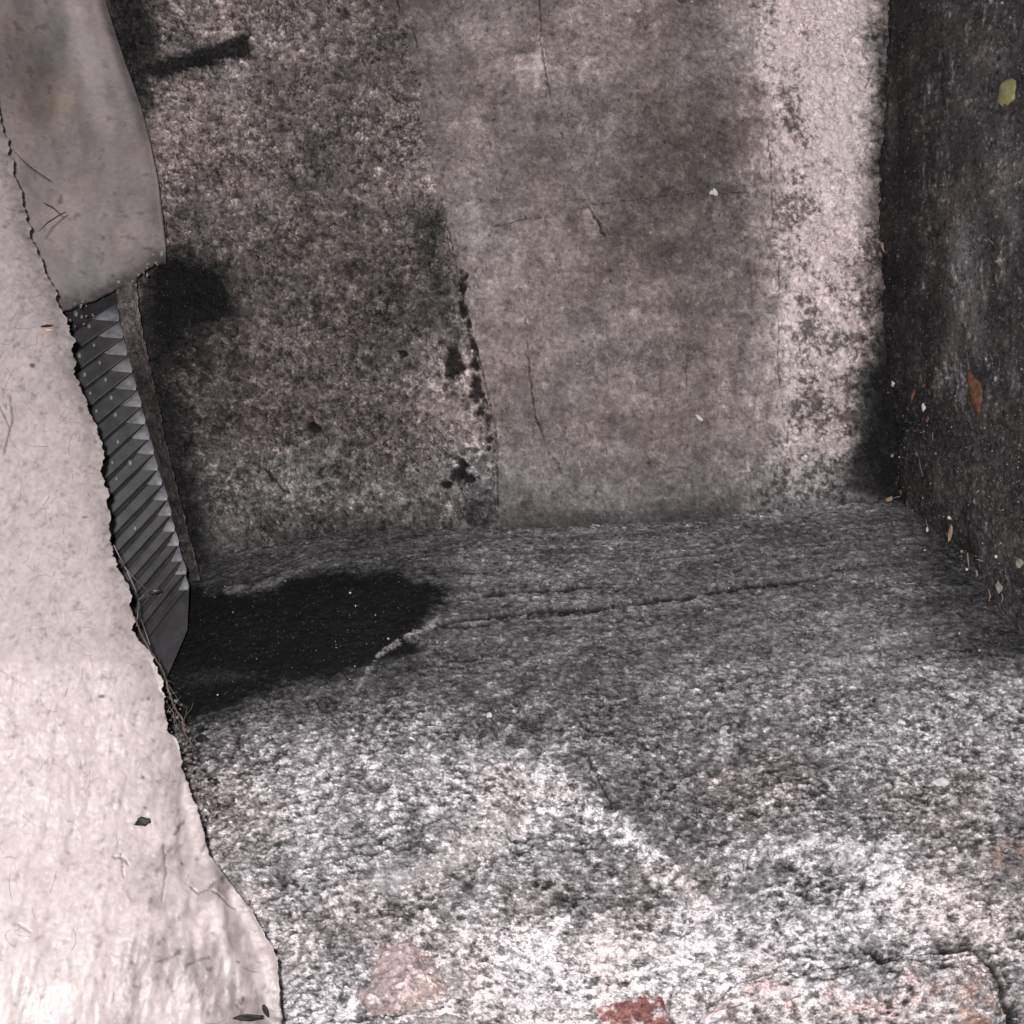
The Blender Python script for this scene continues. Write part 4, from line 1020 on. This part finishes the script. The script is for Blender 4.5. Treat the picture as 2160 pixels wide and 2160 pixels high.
for i in range(46):
    t0 = rg.random(); u0 = 335 + 110 * t0 + rg.uniform(-20, 26); v0 = 1430 + 250 * t0 + rg.uniform(-20, 26)
    a = air(u0, v0, .555 - .02 * t0)
    b = a + Vector((rg.uniform(-.009, .009), rg.uniform(-.01, .01), rg.uniform(-.012, .009))); c = a.lerp(b, .5) + Vector((rg.uniform(-1, 1), 0, rg.uniform(-1, 1))) * .002
    tube("thread", [a, c, b], rg.uniform(.00008, .00018), M_WEB if rg.random() < .6 else M_ROOT, web3, seg=4)

# hairs pressed on the pale lining, one object: nobody could count them
def merged_tubes(name, lines, mat, parent=None):
    V = []; Fc = []
    for pts, r in lines:
        n = len(pts); b0 = len(V)
        for i, p in enumerate(pts):
            d = (pts[min(i + 1, n - 1)] - pts[max(i - 1, 0)]).normalized(); a = d.orthogonal().normalized(); b = d.cross(a)
            for k in range(3):
                t = 2 * math.pi * k / 3; V.append(tuple(p + (a * math.cos(t) + b * math.sin(t)) * r))
        for i in range(n - 1):
            for k in range(3): Fc.append((b0 + i * 3 + k, b0 + i * 3 + (k + 1) % 3, b0 + (i + 1) * 3 + (k + 1) % 3, b0 + (i + 1) * 3 + k))
    me = bpy.data.meshes.new(name); me.from_pydata(V, [], Fc)
    return link(name, me, mat, parent)
rg = random.Random(9)
lines = []
for i in range(210):
    v0 = rg.uniform(560, 2150); fe = np.interp(v0, [p[0] for p in FE], [p[1] for p in FE]); u0 = fe - 12 - rg.random() ** .9 * (fe + 20)
    ang = rg.uniform(0, 6.28); cv = rg.uniform(-.35, .35); L_ = rg.choice([3, 4, 5, 7, 10]); pts = []
    u_, v_ = u0, v0
    for k in range(6):
        pts.append(on_fore(min(u_, fe - 3), v_, .0012)); u_ += math.cos(ang) * L_; v_ += math.sin(ang) * L_; ang += cv
    lines.append((pts, rg.uniform(.00003, .00008)))
o = merged_tubes("hairs", lines, M_HAIR); tag(o, "fine dark hairs scattered over the pale lining", "hairs", None, "stuff")

# dust and crumbs: joined into one mesh each
def crumbs(name, spots, mat, label, cat, seedv):
    rg = random.Random(seedv); V = []; Fc = []
    t = (1 + 5 ** .5) / 2
    ico = [Vector(q).normalized() for q in ((-1, t, 0), (1, t, 0), (-1, -t, 0), (1, -t, 0), (0, -1, t), (0, 1, t), (0, -1, -t), (0, 1, -t), (t, 0, -1), (t, 0, 1), (-t, 0, -1), (-t, 0, 1))]
    fc = [(0, 11, 5), (0, 5, 1), (0, 1, 7), (0, 7, 10), (0, 10, 11), (1, 5, 9), (5, 11, 4), (11, 10, 2), (10, 7, 6), (7, 1, 8), (3, 9, 4), (3, 4, 2), (3, 2, 6), (3, 6, 8), (3, 8, 9), (4, 9, 5), (2, 4, 11), (6, 2, 10), (8, 6, 7), (9, 8, 1)]
    for p, r in spots:
        b0 = len(V); sx, sy, sz = (rg.uniform(.5, 1.2) for _ in range(3))
        for q in ico:
            k = r * rg.uniform(.75, 1.15); V.append((p.x + q.x * k * sx, p.y + q.y * k * sy, p.z + q.z * k * sz))
        Fc += [(a + b0, b + b0, c + b0) for a, b, c in fc]
    me = bpy.data.meshes.new(name); me.from_pydata(V, [], Fc)
    o = link(name, me, mat); return tag(o, label, cat, None, "stuff")
rg = random.Random(12)
sp = []
for i in range(900):
    u0 = 1880 + rg.random() * 290; v0 = rg.uniform(0, 1500) if rg.random() < .5 else rg.gauss(1060, 220)
    sp.append((on_right(u0, v0, .0004), .00018 + .0006 * rg.random() ** 5))
crumbs("dust_specks", sp, plain_mat("pale_dust", (.42, .40, .38), .7), "pale dust specks sprinkled over the black side wall", "dust", 1)
sp = []
for i in range(160):
    u0 = 1870 + rg.random() * 280; v0 = rg.gauss(980, 180); sp.append((on_right(u0, v0, .0008), .0003 + .0009 * rg.random() ** 4))
crumbs("brown_crumbs", sp, M_RUST, "tiny rust brown crumbs stuck over the black side wall", "crumbs", 2)
sp = []
for i in range(45):
    k = rg.random(); u0 = 130 + 215 * k; v0 = 640 - 95 * k + rg.uniform(-26, 20)
    sp.append((air(u0, v0, .705 + rg.uniform(-.006, .01)), rg.uniform(.0005, .0018)))
for i in range(9):
    sp.append((air(rg.uniform(120, 200), rg.uniform(640, 690), .70), rg.uniform(.0005, .0016)))
crumbs("mortar_crumbs", sp, plain_mat("mortar_crumb", (.30, .275, .265), .8, 500, .45), "rough mortar crumbs along the broken bottom edge of the smooth board", "crumbs", 3)
sp = []
for i in range(120):
    k = rg.random(); u0 = 345 + 100 * k + rg.uniform(-18, 26); v0 = 1470 + 250 * k + rg.uniform(-22, 26)
    sp.append((air(u0, v0, .56 - .03 * k + rg.uniform(-.006, .01)), rg.uniform(.0004, .0016)))
crumbs("web_crumbs", sp, plain_mat("web_crumb", (.20, .17, .165), .8, 500, .5), "grey crumbs caught in the tangle along the lining edge", "crumbs", 4)
sp = []
for i in range(500):
    u0 = rg.uniform(420, 2150); v0 = rg.uniform(1120, 1500); sp.append((on_ledge(u0, v0, .0004), .00015 + .0008 * rg.random() ** 5))
crumbs("ledge_grit", sp, plain_mat("pale_grit", (.62, .61, .62), .7), "pale grit sprinkled over the upper grey part of the ledge", "grit", 5)
